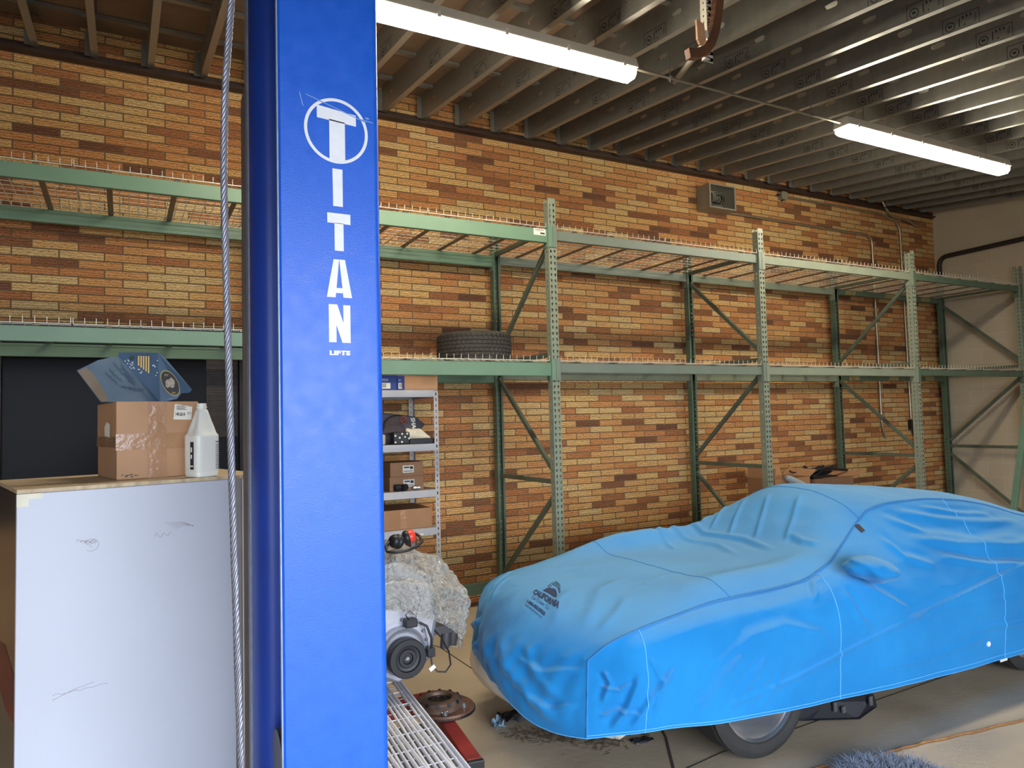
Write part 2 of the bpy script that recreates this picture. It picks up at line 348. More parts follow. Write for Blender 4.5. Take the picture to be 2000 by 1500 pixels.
def joist_mesh():
    mb = MB(); fn = lambda x, h: (lambda y, z: (x, y, joistz(y) + z))
    f = lambda y, z: (0, y, joistz(y) + z)
    # web in bays of 0.61 m with a punched slot in each
    y = JY1
    k = 0
    while y > JY0 + .01:
        y0 = max(y - .61, JY0)
        if y - y0 > .5:
            cy, cz, a, r = (y + y0) / 2, JH / 2, .034, .019
            hole = [(cy + a + r * math.cos(t), cz + r * math.sin(t)) for t in np.linspace(-PI / 2, PI / 2, 8)] + [(cy - a + r * math.cos(t), cz + r * math.sin(t)) for t in np.linspace(PI / 2, 3 * PI / 2, 8)]
            mb.add([f(y0, 0), f(cy - .1, 0), f(cy - .1, JH), f(y0, JH)], [(0, 1, 2, 3)])
            mb.add([f(cy + .1, 0), f(y, 0), f(y, JH), f(cy + .1, JH)], [(0, 1, 2, 3)])
            hole_cell(mb, f, cy - .1, cy + .1, 0, JH, hole)
            # pressed tongue left hanging in the slot
            mb.add([(.004, cy - .05, joistz(cy) + cz + .019), (.004, cy + .05, joistz(cy) + cz + .019), (.022, cy + .045, joistz(cy) + cz - .017), (.022, cy - .045, joistz(cy) + cz - .017)], [(0, 1, 2, 3)])
        else: mb.add([f(y0, 0), f(y, 0), f(y, JH), f(y0, JH)], [(0, 1, 2, 3)])
        # ink stamp on alternate bays
        if k % 2 == 0:
            mb.mi = 1
            for sx in (-.0012, .0012):
                g = lambda yy, zz: (sx, yy, joistz(yy) + zz)
                s0, s1, b0, b1 = y - .20, y + .04, .006, .105
                if s1 > JY1: continue
                for q in ((s0, s1, b1 - .004, b1), (s0, s0 + .004, b0, b1), (s1 - .004, s1, b0, b1)):
                    mb.add([g(q[0], q[2]), g(q[1], q[2]), g(q[1], q[3]), g(q[0], q[3])], [(0, 1, 2, 3)])
                cy2, cz2 = s1 - .05, .04
                ring = [(cy2 + math.cos(t) * rr, cz2 + math.sin(t) * rr) for rr in (.027, .033) for t in np.linspace(0, 2 * PI, 17)[:-1]]
                mb.add([g(*p) for p in ring], [(i, (i + 1) % 16, 16 + (i + 1) % 16, 16 + i) for i in range(16)])
                for q in ((cy2 - .012, cy2 + .012, .034, .05), (s1 - .115, s1 - .108, .02, .08), (s0 + .02, s0 + .024, .03, .08), (s0 + .03, s0 + .033, .02, .06), (s0 + .05, s0 + .06, .07, .09), (s0 + .075, s0 + .085, .07, .09), (s0 + .1, s0 + .11, .066, .086), (s0 + .09, s0 + .1, .02, .03)):
                    mb.add([g(q[0], q[2]), g(q[1], q[2]), g(q[1], q[3]), g(q[0], q[3])], [(0, 1, 2, 3)])
            mb.mi = 0
        y = y0; k += 1
    e0, e1 = JY0, JY1
    def strip(x0, x1, h0, h1):
        mb.add([(x0, e0, joistz(e0) + h0), (x1, e0, joistz(e0) + h1), (x1, e1, joistz(e1) + h1), (x0, e1, joistz(e1) + h0)], [(0, 1, 2, 3)])
    strip(0, .05, 0, 0); strip(0, .05, JH, JH); strip(.05, .05, 0, .014); strip(.05, .05, JH - .014, JH)
    # clip angle at the wall end
    mb.add([(-.045, e1 - .002, joistz(e1) + .005), (0, e1 - .002, joistz(e1) + .005), (0, e1 - .002, joistz(e1) + JH - .03), (-.045, e1 - .002, joistz(e1) + JH - .03)], [(0, 1, 2, 3)])
    return mb
j0 = struct(joist_mesh(), 'ceiling_joist', [GALV, INK], origin=(0, 0, 0), fixn=False)
tag(j0, 'galvanised steel roof joist with punched slots, one of the even row', None, 'roof joists')
JX = [2.545 + .3955 * k for k in range(-12, 21)]
j0.location.x = JX[0]
for x in JX[1:]:
    c = j0.copy(); COL.objects.link(c); c.location.x = x
# brown ledger angle on the brick wall
lg = MB(); lg.box(FX0, XW, YW - .012, YW, 4.672, 4.765); lg.box(FX0, XW - .06, YW - .085, YW - .0121, 4.672, 4.690)
o = struct(lg, 'trim_1', LEDG)

# ------------------------------------------------------------------ pallet rack
XA = 3.262; PX = [.98, XA, XA + 2.518, XA + 5.047, XA + 7.416]
YF, YB = 5.281, 6.342; ZPT = 3.692
UPT = 3.417
rack = thing('pallet_rack', (XA, 5.8, 0), 'long green steel pallet rack standing along the brick wall', 'rack')
PW, PD = .076, .07
def post_mesh(side):
    """open-backed post with two columns of teardrop holes; face toward -y if side<0"""
    mb = MB(); f = lambda u, v: (u, side * PD / 2, v)
    tear = lambda cu_, cv_: [(cu_ + .0088 * math.cos(t) * 1.0, cv_ + .004 + .0095 * math.sin(t)) for t in np.linspace(-.5, PI + .5, 8)] + [(cu_ - .0035, cv_ - .011), (cu_, cv_ - .015), (cu_ + .0035, cv_ - .011)]
    n = int(ZPT / .0508)
    for i in range(n):
        v0 = i * .0508; v1 = v0 + .0508
        for u0, u1 in ((-PW / 2, 0), (0, PW / 2)): hole_cell(mb, f, u0, u1, v0, v1, tear((u0 + u1) / 2, (v0 + v1) / 2))
        for sx in (-1, 1):
            h = lambda u, v: (sx * PW / 2, u, v)
            sq = [(a * .005, (v0 + v1) / 2 + b * .008) for a, b in ((1, -1), (1, 0), (1, 1), (0, 1), (-1, 1), (-1, 0), (-1, -1), (0, -1))]
            hole_cell(mb, h, -PD / 2, PD / 2, v0, v1, sq)
    if ZPT - n * .0508 > .002: mb.add([f(-PW / 2, n * .0508), f(PW / 2, n * .0508), f(PW / 2, ZPT), f(-PW / 2, ZPT)], [(0, 1, 2, 3)])
    for sx in (-1, 1):
        mb.add([(sx * PW / 2, -side * PD / 2, 0), (sx * .018, -side * PD / 2, 0), (sx * .018, -side * PD / 2, ZPT), (sx * PW / 2, -side * PD / 2, ZPT)], [(0, 1, 2, 3)])
    return mb
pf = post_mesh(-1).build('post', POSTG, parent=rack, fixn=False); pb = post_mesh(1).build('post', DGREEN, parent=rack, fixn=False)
fm = MB(); fm.box(-.07, .07, -.06, .06, 0, .01); fp = fm.build('foot_plate', GREEN, parent=rack, bevel=.002); fp.parent = pf
fp2 = fp.copy(); COL.objects.link(fp2); fp2.parent = pb
# meshes above were written round the world origin: their local frame is the post's own foot
for me in (pf.data, pb.data, fp.data):
    me.transform(Matrix.Translation(WO[rack]))
def place_post(src, x, y, first):
    o = src if first else copy_tree(src, rack)
    o.location = Vector((x, y, 0)) - WO[rack]; return o
for i, x in enumerate(PX):
    place_post(pf, x, YF, i == 0); place_post(pb, x, YB, i == 0)
A0, A1 = YF + .035, YB - .035
for i, x in enumerate(PX):
    fl_ = (i % 2 == 1)   # A and C lean one way, B and D the other
    def br(z0, z1, w_=.032):
        m = MB(); m.bar((x, A0, z0), (x, A1, z1), w_, .04); m.build('brace', BRACE, parent=rack, bevel=.003)
    for z in (.15, 1.246, 2.34, 3.425): br(z, z)
    s_ = [(3.30, 2.43), (1.33, 2.19), (1.13, .30)]
    for a, b in s_: br(*((a, b) if fl_ else (b, a)))
BAYS = [(PX[0] - 2.52, PX[0])] + list(zip(PX, PX[1:]))
BH = [.098, .115, .086, .084, .074]
BM = [GREEN, GREEN, GREY_GREEN, POSTG, DGREEN]
def beam(x0, x1, y, zt, h, m, side):
    b = MB(); x0 += .038; x1 -= .038
    b.box(x0, x1, y - .02, y + .02, zt - h, zt)
    o = b.build('beam', m, parent=rack, bevel=.004)
    for x, s in ((x0, 1), (x1, -1)):
        p = MB(); p.box(min(x - .036 * s, x + .006 * s), max(x - .036 * s, x + .006 * s), y + side * .0415 - .003, y + side * .0415 + .003, zt - .155, zt + .03)
        p.box(min(x, x + .006 * s), max(x, x + .006 * s), y - .021, y + .021 * 1.9, zt - .155, zt + .03) if side < 0 else p.box(min(x, x + .006 * s), max(x, x + .006 * s), y - .04, y + .021, zt - .155, zt + .03)
        c = p.build('connector', m, parent=o, bevel=.002)
    return o
ZL = [2.435] + [2.266] * 4
beams = {}
for i, (x0, x1) in enumerate(BAYS):
    for lvl, zt in (('u', UPT + (.025 if i < 1 else 0)), ('l', ZL[i])):
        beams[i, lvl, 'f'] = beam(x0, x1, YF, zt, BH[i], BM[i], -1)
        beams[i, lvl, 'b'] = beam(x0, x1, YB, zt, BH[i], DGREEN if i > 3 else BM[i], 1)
for i in (1, 2): beam(*BAYS[i], YB, .235, .11, DGREEN, 1)
# sticker on the beam by the first tall post, hazard patches on the far beams
lb = MB(); lb.mi = 0; yy = YF - .0212
lb.add([(3.085, yy, 3.36), (3.205, yy, 3.36), (3.205, yy, 3.418), (3.085, yy, 3.418)], [(0, 1, 2, 3)]); lb.mi = 1
for a, b, c, d in ((3.095, 3.19, 3.405, 3.409), (3.10, 3.165, 3.396, 3.399), (3.15, 3.195, 3.37, 3.384)):
    lb.add([(a, yy - .0005, c), (b, yy - .0005, c), (b, yy - .0005, d), (a, yy - .0005, d)], [(0, 1, 2, 3)])
tag(lb.build('label_sticker', [PAPER, INK], parent=beams[1, 'u', 'f']), 'white paper sticker')
for lvl, zt in (('u', UPT), ('l', 2.266)):
    for xc in (8.62, 9.45, 10.28):
        h = MB(); y = YB - .0215
        for k in range(7):
            a = xc - .10 + k * .03
            h.add([(a, y, zt - .066), (a + .012, y, zt - .066), (a + .03, y, zt - .012), (a + .018, y, zt - .012)], [(0, 1, 2, 3)])
        tag(h.build('hazard_stripes', YEL, parent=beams[4, lvl, 'b']), 'yellow slanted stripes')
# wire decks: one per width, then copies
def make_deck(wd):
    root = bpy.data.objects.new('wire_deck', None); COL.objects.link(root); WO[root] = Vector((0, 0, 0))
    m = MB(); D0, D1 = YF - .028, YB + .028; n = int(round(wd / .0635)); r = .0026
    for i in range(n + 1):
        x = -wd / 2 + wd * i / n
        m.tube([(x, D0 - .004, .056), (x, D0, .020), (x, D0 + .004, .0165), (x, D1 - .004, .0165), (x, D1, .020), (x, D1 + .004, .056)], r, 4, caps=False)
    ny = 11
    for k in range(1, ny):
        y = D0 + (D1 - D0) * k / ny; m.tube([(-wd / 2, y, .0210), (wd / 2, y, .0210)], r, 4, caps=False)
    for y in (D0 - .003, D1 + .003): m.tube([(-wd / 2, y, .0165), (wd / 2, y, .0165)], r * 1.2, 4, caps=False)
    m.build('wire_mesh', WIRE, parent=root, fixn=False)
    for k in range(3):
        x = wd * (k - 1) * .34; c = MB()
        c.bar((x, YF - .018, .0072), (x, YB + .018, .0072), .038, .0132)
        c.build('support_channel', CHAN, parent=root, bevel=.004)
    return root
protos = {}
place_word = ['bay left of the blue column', 'first bay right of the blue column', 'second bay right of the blue column', 'third bay right of the blue column', 'last bay beside the white wall']
for i, (x0, x1) in enumerate(BAYS):
    wd = (x1 - x0 - .13) / 2; key = round(wd, 2)
    for lvl, zt in (('upper', UPT + (.025 if i < 1 else 0)), ('lower', ZL[i])):
        for sgn in (-1, 1):
            if key not in protos: o = protos[key] = make_deck(wd)
            else: o = copy_tree(protos[key])
            o.location = ((x0 + x1) / 2 + sgn * (wd / 2 + .006), 0, zt)
            tag(o, '%s wire deck, %s half, %s' % (lvl, 'left' if sgn < 0 else 'right', place_word[i]), 'shelf deck', 'wire decks on the rack')
# ------------------------------------------------------------------ tyres
def tyre(mb, c, axis, R, r, wd, n=64, groove=True):
    hw = wd / 2
    prof = [(r, -hw * .8), (r + .01, -hw * .93), ((R + r) / 2, -hw), (R - .03, -hw * .98), (R - .008, -hw * .86)]
    if groove:
        for k in range(-3, 4):
            x = k * hw * .25; prof += [(R - (.004 if abs(k) == 3 else 0), x - hw * .095), (R - (.004 if abs(k) == 3 else 0), x + hw * .095)]
            if k < 3: prof += [(R - .009, x + hw * .10), (R - .009, x + hw * .15)]
    prof += [(R - .008, hw * .86), (R - .03, hw * .98), ((R + r) / 2, hw), (r + .01, hw * .93), (r, hw * .8)]
    prof += [(r + .012, hw * .6), (r + .03, 0), (r + .012, -hw * .6)]
    mb.lathe(prof, c, axis, n, closed=True)
def tread(mb, c, R, wd, n=46):
    for k in range(n):
        a = 2 * PI * k / n
        for row, (z0, z1, sk) in enumerate(((-.44, -.22, .05), (-.18, 0, .06), (.03, .2, -.06), (.24, .44, -.05))):
            p = []
            for rr in (R + .001, R - .006):
                for aa, zz in ((a, z0), (a + .035, z0), (a + .035 + sk, z1), (a + sk, z1)):
                    p.append((c[0] + math.cos(aa) * rr, c[1] + math.sin(aa) * rr, c[2] + zz * wd))
            mb.add(p, [(0, 1, 2, 3), (0, 4, 5, 1), (1, 5, 6, 2), (2, 6, 7, 3), (3, 7, 4, 0)])
t = TZ = 2.266 + .024
t = thing('tire', (2.775, 5.84, TZ), 'worn black tire lying flat on the lower wire deck', 'tire')
m = MB(); tyre(m, (2.775, 5.84, TZ + .135), (0, 0, 1), .333, .21, .27, 72); m.build('tire_casing', OLDRUB, parent=t, smooth=35)
m = MB(); tread(m, (2.775, 5.84, TZ + .135), .3345, .245); m.build('tread', RUBBER, parent=t)

# ------------------------------------------------------------------ lift column
lift = thing('car_lift_column', (.55, 2.32, 0), 'tall bright blue car lift column with white lettering in the foreground', 'car lift')
LX0, LX1, LY0, LY1, LZ = .392, .694, 2.1, 2.575, 3.75
m = MB()
def lz(poly): m.prism(poly, lambda a, b, t_: (a, b, t_), .012, LZ)
rr = .022
arc = lambda cx_, cy_, a0, a1: [(cx_ + rr * math.cos(t_), cy_ + rr * math.sin(t_)) for t_ in np.linspace(a0, a1, 6)]
outer = [(LX0, LY0 + .006), (LX0 + .006, LY0)] + arc(LX1 - rr, LY0 + rr, -PI / 2, 0) + arc(LX1 - rr, LY1 - rr, 0, PI / 2) + [(LX0 - .016, LY1)]
inner = [(LX0 - .016, LY1 - .012), (LX1 - .03, LY1 - .012), (LX1 - .012, LY1 - .03), (LX1 - .012, LY0 + .03), (LX1 - .03, LY0 + .012), (LX0, LY0 + .012)]
lz(outer + inner); m.build('column', BLUE, parent=lift, smooth=30)
m = MB(); m.box(LX0 - .004, LX0 - .0002, LY0 + .002, LY0 + .014, .012, LZ); m.box(LX0 - .022, LX0 - .0162, LY1 - .05, LY1, .012, LZ)
tag(m.build('bare_lip', LIP, parent=lift), 'bare pale grey lips along the open side of the column')
m = MB(); m.prism([(LX0 - .034, .012), (LX0 + .05, .012), (LX0 + .05, 2.98), (LX0 - .018, 2.98), (LX0 - .034, 2.91)], lambda a, b, t_: (a, t_, b), LY1 + .0005, LY1 + .012); tag(m.build('back_plate', mat('plate_brown', (84, 66, 56), .6, .1, .1, 8), parent=lift), 'dark brown plate along the back edge')
m = MB(); zz = [.012, 3.4]
pl = [(LX0 + .02 + .055 * math.cos(t_), 2.40 + .085 * math.sin(t_)) for t_ in np.linspace(PI * .5, PI * 1.5, 14)]
m.prism([(LX0 + .26, 2.485)] + pl + [(LX0 + .26, 2.315)], lambda a, b, t_: (a, b, t_), .012, 3.4)
m.box(LX0 + .05, LX0 + .26, LY0 + .02, 2.31, .012, 3.4)
tag(m.build('carriage', DBLUE, parent=lift, smooth=30), 'dark blue carriage and rounded cover inside the column')
m = MB(); m.lathe([(.07, -.02), (.078, 0), (.07, .02)], (LX0 + .02, 2.2, .84), (1, 0, 0), 24); m.build('arm_pin', BLACKM, parent=lift, smooth=40)
m = MB(); m.box(LX0 - .12, LX1 + .08, LY0 - .08, LY1 + .12, 0, .012); m.build('base_plate', BLUE, parent=lift, bevel=.003)
m = MB(); yd = LY0 - .0008
cx_, cz_ = .560, 2.657
N = 64
ring = [(cx_ + .0955 * k * math.cos(t_), cz_ + .0985 * k * math.sin(t_)) for k in (1, .905) for t_ in np.linspace(0, 2 * PI, N + 1)[:-1]]
m.add([(a, yd, b) for a, b in ring], [(i, (i + 1) % N, N + (i + 1) % N, N + i) for i in range(N)])
def dec(poly, tri=None):
    m.add([(a, yd - .0004, b) for a, b in poly], tri or [tuple(range(len(poly)))])
# letters as quads
def q(*p): dec(p)
q((.502, 2.727), (.502, 2.689), (.619, 2.680), (.619, 2.714)); q((.538, 2.69), (.538, 2.566), (.585, 2.566), (.585, 2.686))
q((.546, 2.542), (.547, 2.429), (.576, 2.429), (.576, 2.542))
q((.529, 2.408), (.529, 2.378), (.598, 2.377), (.598, 2.408)); q((.55, 2.379), (.55, 2.296), (.577, 2.296), (.577, 2.379))
q((.546, 2.27), (.525, 2.157), (.551, 2.157), (.5625, 2.27)); q((.5628, 2.27), (.574, 2.157), (.600, 2.157), (.58, 2.27)); q((.553, 2.185), (.553, 2.170), (.572, 2.170), (.572, 2.185))
q((.53, 2.136), (.53, 2.024), (.552, 2.024), (.552, 2.136)); q((.573, 2.135), (.573, 2.023), (.594, 2.023), (.594, 2.135)); m.add([(a, yd - .0009, b) for a, b in ((.532, 2.136), (.569, 2.023), (.592, 2.023), (.555, 2.136))], [(0, 1, 2, 3)])
put_text(m, 'LIFTS', .02, lambda u, v: (.531 + u, yd - .0004, 1.986 + v), .062, .014, bold=.0012)
put_text(m, 'TM', .01, lambda u, v: (.648 + u, yd - .0004, 2.708 + v), .011, .006)
tag(m.build('lettering', WHITE, parent=lift, fixn=False), 'white lettering running down the column under a circled T')
# a couple of old scuffs across the logo
m = MB()
for a, b in (((.47, 2.752), (.65, 2.698)), ((.632, 2.705), (.672, 2.700)), ((.452, 2.755), (.462, 2.715))):
    m.bar((a[0], yd - .0008, a[1]), (b[0], yd - .0008, b[1]), .0008, .003)
m.build('scuff', mat('scuff', (120, 160, 220), .5), parent=lift)
# ------------------------------------------------------------------ steel cable
kk = 1.5 / 1.9
cp_ = [(.265, 3.12), (.242, 2.869), (.2255, 2.637), (.2215, 2.413), (.2265, 2.119), (.2365, 1.663), (.254, .959), (.262, .60)]
cp_ = [(x * kk, 1.5, CAMZ + (z - CAMZ) * kk) for x, z in cp_] + [(.212, 1.5, .3), (.215, 1.5, .004)]
cp_ = [(.27, 1.5, 4.17)] + [(.235, 1.5, 3.4)] + cp_
zs = np.array([p[2] for p in cp_][::-1]); xs = np.array([p[0] for p in cp_][::-1])
zz = np.arange(.006, 4.16, .006); xx = np.interp(zz, zs, xs)
for _ in range(30): xx[1:-1] = (xx[:-2] + xx[1:-1] * 2 + xx[2:]) / 4
m = MB()
for k in range(6):
    ph = k * PI / 3
    m.tube([(x + .0046 * math.cos(ph + z * 2 * PI / .075), 1.5 + .0046 * math.sin(ph + z * 2 * PI / .075), z) for x, z in zip(xx, zz)], .0026, 6)
o = m.build('steel_cable', mat('cable_steel', (134, 134, 144), .4, .6, .12, 60), smooth=60)
tag(o, 'twisted grey steel cable hanging beside the blue lift column', 'cable')
# ------------------------------------------------------------------ white cabinet
CA = math.radians(12.0); CO = Vector((-.297, 2.793, 0)); CH = 1.6
def cab(u, v, z): return (CO.x + u * math.cos(CA) - v * math.sin(CA), CO.y + u * math.sin(CA) + v * math.cos(CA), z)
def cbox(mb, u0, u1, v0, v1, z0, z1):
    mb.add([cab(u, v, z) for z in (z0, z1) for v in (v0, v1) for u in (u0, u1)], [(0, 2, 3, 1), (4, 5, 7, 6), (0, 1, 5, 4), (2, 6, 7, 3), (0, 4, 6, 2), (1, 3, 7, 5)])
cabn = thing('storage_cabinet', cab(.38, .32, 0), 'tall white storage cabinet with scuffed front beside the blue lift column', 'cabinet')
CWD = .80; m = MB(); cbox(m, .002, CWD, .022, .64, .0, CH - .014); m.build('body', CABS, parent=cabn, bevel=.003)
m = MB(); cbox(m, 0, CWD, .0, .645, CH - .0138, CH); m.build('top_board', CABT, parent=cabn, bevel=.002)
m = MB(); cbox(m, .0, .690, .0, .0218, .03, CH - .0142); fr = m.build('front_panel', CABW, parent=cabn, bevel=.003)
m = MB(); m.add([cab(.0012, v, z) for v, z in ((.03, .86), (.25, .84), (.5, .86), (.5, 1.02), (.3, 1.05), (.03, 1.0))], [tuple(range(6))]); tag(m.build('red_reflection', mat('painted_red_reflection', (120, 36, 34), .5, 0, .3, 9), parent=cabn, fixn=False), 'red reflection painted on the dark side')  # flat red shape painting a reflection onto the glossy side
m = MB(); cbox(m, .717, CWD, -.002, .0218, .0, CH - .0142); tag(m.build('side_strip', CREAM, parent=cabn, bevel=.003), 'cream edge strip')
m = MB(); cbox(m, .693, .714, .006, .0218, .0, CH - .0142); tag(m.build('groove_strip', mat('groove_strip', (150, 142, 138), .5, .1, .1, 8), parent=cabn), 'grey groove strip')
m = MB(); p = Vector(cab(.757, -.002, .86)); m.lathe([(.0095, 0), (.0095, .003), (.006, .005), (.004, .002), (0, .002)], p, (math.sin(CA), -math.cos(CA), 0), 20); m.build('bolt', BLACKM, parent=cabn, smooth=40)
m = MB()
def on_front(pts, th=.0016):
    pts = [(a + .045, b - .05) if b > 1.4 else (a, b) for a, b in pts]
    for a, b in zip(pts, pts[1:]):
        m.bar(cab(a[0], -.0006, a[1]), cab(b[0], -.0006, b[1]), .0008, th, upv=(0, -1, 0.01) if False else (0, 0, 1))
def wig(x, z, w_, h_, n):
    rnd = random.Random(int(x * 1000)); return [(x + w_ * i / n, z + h_ * math.sin(i * 1.9) * rnd.random() + rnd.uniform(-.002, .002)) for i in range(n + 1)]
SC = mat('scuff_brown', (150, 140, 138), .7)
def px2front(x, y):   # spot on the front panel from measured marks
    return x, y
for k in range(3): on_front(wig(.12 + .012 * k, 1.465 - .004 * k, .06 - .012 * k, .008, 9), .0012)
on_front([(.165 + .022 * math.cos(t_), 1.449 + .020 * math.sin(t_)) for t_ in np.linspace(-2.2, 2.6, 18)], .0012)
on_front([(.168 + .009 * math.cos(t_), 1.45 + .008 * math.sin(t_)) for t_ in np.linspace(0, 5, 12)], .001)
for k in range(5): on_front([(.43 - .008 * k, 1.472 + .006 * k), (.46, 1.488 + .003 * k - .006), (.492, 1.478 - .001 * k)], .001)
on_front(wig(.36, 1.455, .06, .012, 8), .0013); on_front(wig(.1, .93, .16, .004, 12), .001); on_front([(.10, .915), (.16, .935), (.22, .945)], .001)
m.build('scuff_marks', SC, parent=fr)
m = MB()
m.add([cab(u, -.0005, z) for u, z in ((.0, 1.585), (.07, 1.585), (.07, 1.568), (.032, 1.568), (.032, 1.545), (.0, 1.545))], [(0, 5, 4, 3, 2, 1)])
m.build('tape_corner', mat('old_tape', (212, 204, 180), .5), parent=fr)
# cardboard box on the cabinet
bc = thing('cardboard_box', (.03, 3.19, CH), 'large taped cardboard box standing on the white cabinet', 'box')
BO = Vector((-.019, 3.02, CH)); BA = math.radians(11)
def bxp(u, v, z): return (BO.x + u * math.cos(BA) - v * math.sin(BA), BO.y + u * math.sin(BA) + v * math.cos(BA), CH + z)
def bbox(mb, u0, u1, v0, v1, z0, z1):
    mb.add([bxp(u, v, z) for z in (z0, z1) for v in (v0, v1) for u in (u0, u1)], [(0, 2, 3, 1), (4, 5, 7, 6), (0, 1, 5, 4), (2, 6, 7, 3), (0, 4, 6, 2), (1, 3, 7, 5)])
BXW, BXD, BXH = .283, .36, .287
m = MB()
bbox(m, 0, BXW, 0, BXD, 0, .139); bbox(m, -.002, BXW + .002, -.002, BXD + .002, .141, BXH)
m.build('carton', KRAFT, parent=bc, bevel=.004)
m = MB()
bbox(m, -.0035, BXW + .0035, -.0035, .0, .108, .168); bbox(m, -.0035, -.0025, 0, BXD, .118, .158)
bbox(m, .105, .168, -.004, -.0022, .0, BXH - .002); bbox(m, .0, .08, -.0042, -.0036, .112, .162)
m.build('packing_tape', TAPE, parent=bc)
m = MB()
def bfront(u0, u1, z0, z1, o_=-.0048): m.add([bxp(u0, o_, z0), bxp(u1, o_, z0), bxp(u1, o_, z1), bxp(u0, o_, z1)], [(0, 1, 2, 3)])
m.add([bxp(.193, -.0044, .218), bxp(.258, -.0044, .216), bxp(.262, -.0044, .266), bxp(.198, -.0044, .278)], [(0, 1, 2, 3)])
lab = m.build('address_label', PAPER, parent=bc, fixn=False)
m = MB(); put_text(m, '140-2614', .02, lambda u, v: bxp(.201 + u, -.0048, .232 + v - u * .05), .034, .014, bold=.0008)
for k in range(4): bfront(.204, .240 - .006 * (k % 2), .255 + .0045 * k, .257 + .0045 * k)
for k in range(2): bfront(.242, .256, .243 - .005 * k, .2445 - .005 * k)
m.build('label_print', INK, parent=lab, fixn=False)
m = MB()
m.add([bxp(-.0040, v, z) for v, z in ((.10, .155), (.20, .16), (.205, .195), (.16, .215), (.10, .205))], [(0, 1, 2, 3, 4)])
m.build('torn_patch', PAPER, parent=bc, fixn=False)
m = MB(); rnd = random.Random(3)
for k in range(10):
    u, z = .015 + rnd.random() * .05, .006 + rnd.random() * .012; m.add([bxp(u, -.0024, z), bxp(u + .006, -.0024, z + .001), bxp(u + .007, -.0024, z + .004), bxp(u, -.0024, z + .003)], [(0, 1, 2, 3)])
m.build('ink_smudge', INK, parent=bc, fixn=False)
# jug
jt = thing('plastic_jug', (.262, 2.952, CH), 'white plastic jug with pinched neck standing against the large cardboard box', 'jug')
m = MB(); prof = []
JA = math.radians(28)
for z, a, n_, fl_ in ((0, .040, 6, 0), (.004, .049, 6, 0), (.02, .052, 6, 0), (.022, .0505, 6, 0), (.024, .052, 6, 0), (.145, .052, 6, 0), (.150, .053, 5, 0), (.156, .0525, 5, .2), (.165, .047, 4, .6), (.185, .041, 4, 1), (.21, .033, 3.5, 1), (.235, .026, 3, .8), (.25, .0215, 2.5, .3), (.253, .018, 2, 0), (.256, .018, 2, 0), (.257, .0205, 2, 0), (.262, .0205, 2, 0), (.263, .0185, 2, 0), (.274, .0185, 2, 0), (.275, .015, 2, 0)):
    prof.append((z, a, n_, fl_))
NJ = 48; P = np.zeros((len(prof), NJ + 1, 3))
for i, (z, a, n_, fl_) in enumerate(prof):
    for k in range(NJ + 1):
        t_ = 2 * PI * k / NJ; c_, s_ = math.cos(t_), math.sin(t_)
        r_ = a / ((abs(c_) ** n_ + abs(s_) ** n_) ** (1 / n_)) * .92
        r_ *= 1 - .20 * fl_ * (abs(math.cos(2 * t_)) ** 1.2) * (1 if z < .24 else .4)
        P[i, k] = (.262 + r_ * math.cos(t_ + JA), 2.952 + r_ * math.sin(t_ + JA), CH + z)
m.grid(P); m.build('bottle', HDPE, parent=jt, smooth=50, weld=1e-5)
m = MB()
def jface(ang0, ang1, z0, z1, off=.0006):
    P = np.zeros((2, 7, 3))
    for k in range(7):
        t_ = ang0 + (ang1 - ang0) * k / 6; c_, s_ = math.cos(t_), math.sin(t_)
        r_ = .052 / ((abs(c_) ** 6 + abs(s_) ** 6) ** (1 / 6)) * .92 + off
        for i, z in enumerate((z0, z1)): P[i, k] = (.262 + r_ * math.cos(t_ + JA), 2.952 + r_ * math.sin(t_ + JA), CH + z)
    m.grid(P)
R_ = math.radians
jface(R_(182), R_(206), .030, .132, .0004); tag(m.build('navy_label', NAVY, parent=jt), 'dark navy label wrapped round the side')
m = MB(); jface(R_(184), R_(203), .040, .045); jface(R_(186), R_(196), .07, .085); jface(R_(186), R_(196), .094, .112)
for k in range(13): jface(R_(252 + 34), R_(252 + 52 - 5 * (k % 3)), .030 + .007 * k, .0325 + .007 * k) if False else None
m.build('label_letter', PAPER, parent=jt)
m = MB()
for k in range(14): jface(R_(-62), R_(-48 + 3 * (k % 3)), .030 + .0068 * k, .033 + .0068 * k)
jface(R_(-62), R_(-46), .128, .133)
m.build('small_print', mat('print_grey', (120, 118, 124), .7), parent=jt)
# bent sheet-metal piece on the box
sp = thing('sheet_metal_piece', (.06, 3.19, CH + BXH), 'bent blue painted sheet metal piece with oval sticker on top of the cardboard box', 'panel')
zb = CH + BXH + .001
ct, cb = Vector((-.017, 3.2, 2.071)), Vector((.133, 3.2, zb))
def sheet(poly, name, m_, th=.002, off=0):
    mb = MB(); P = [Vector(p) for p in poly]; nrm = (P[1] - P[0]).cross(P[2] - P[0]).normalized()
    if nrm.y > 0: nrm = -nrm
    V = [p + nrm * off for p in P] + [p + nrm * (off - th) for p in P]; n = len(P)
    mb.add(V, [tuple(range(n)), tuple(range(n, 2 * n))[::-1]] + [(i, n + i, n + (i + 1) % n, (i + 1) % n) for i in range(n)])
    return mb.build(name, m_, parent=sp, bevel=.0008)
Lp = lambda x, z: 3.2 - max(0, ((-.017 + (2.071 - z) * .82) - x)) * .62
lw_ = sheet([ct, (-.082, Lp(-.082, 2.05), 2.05), (-.148, Lp(-.148, 2.005), 2.005), (-.071, Lp(-.071, zb), zb), cb], 'lower_leaf', STEELBLUE)
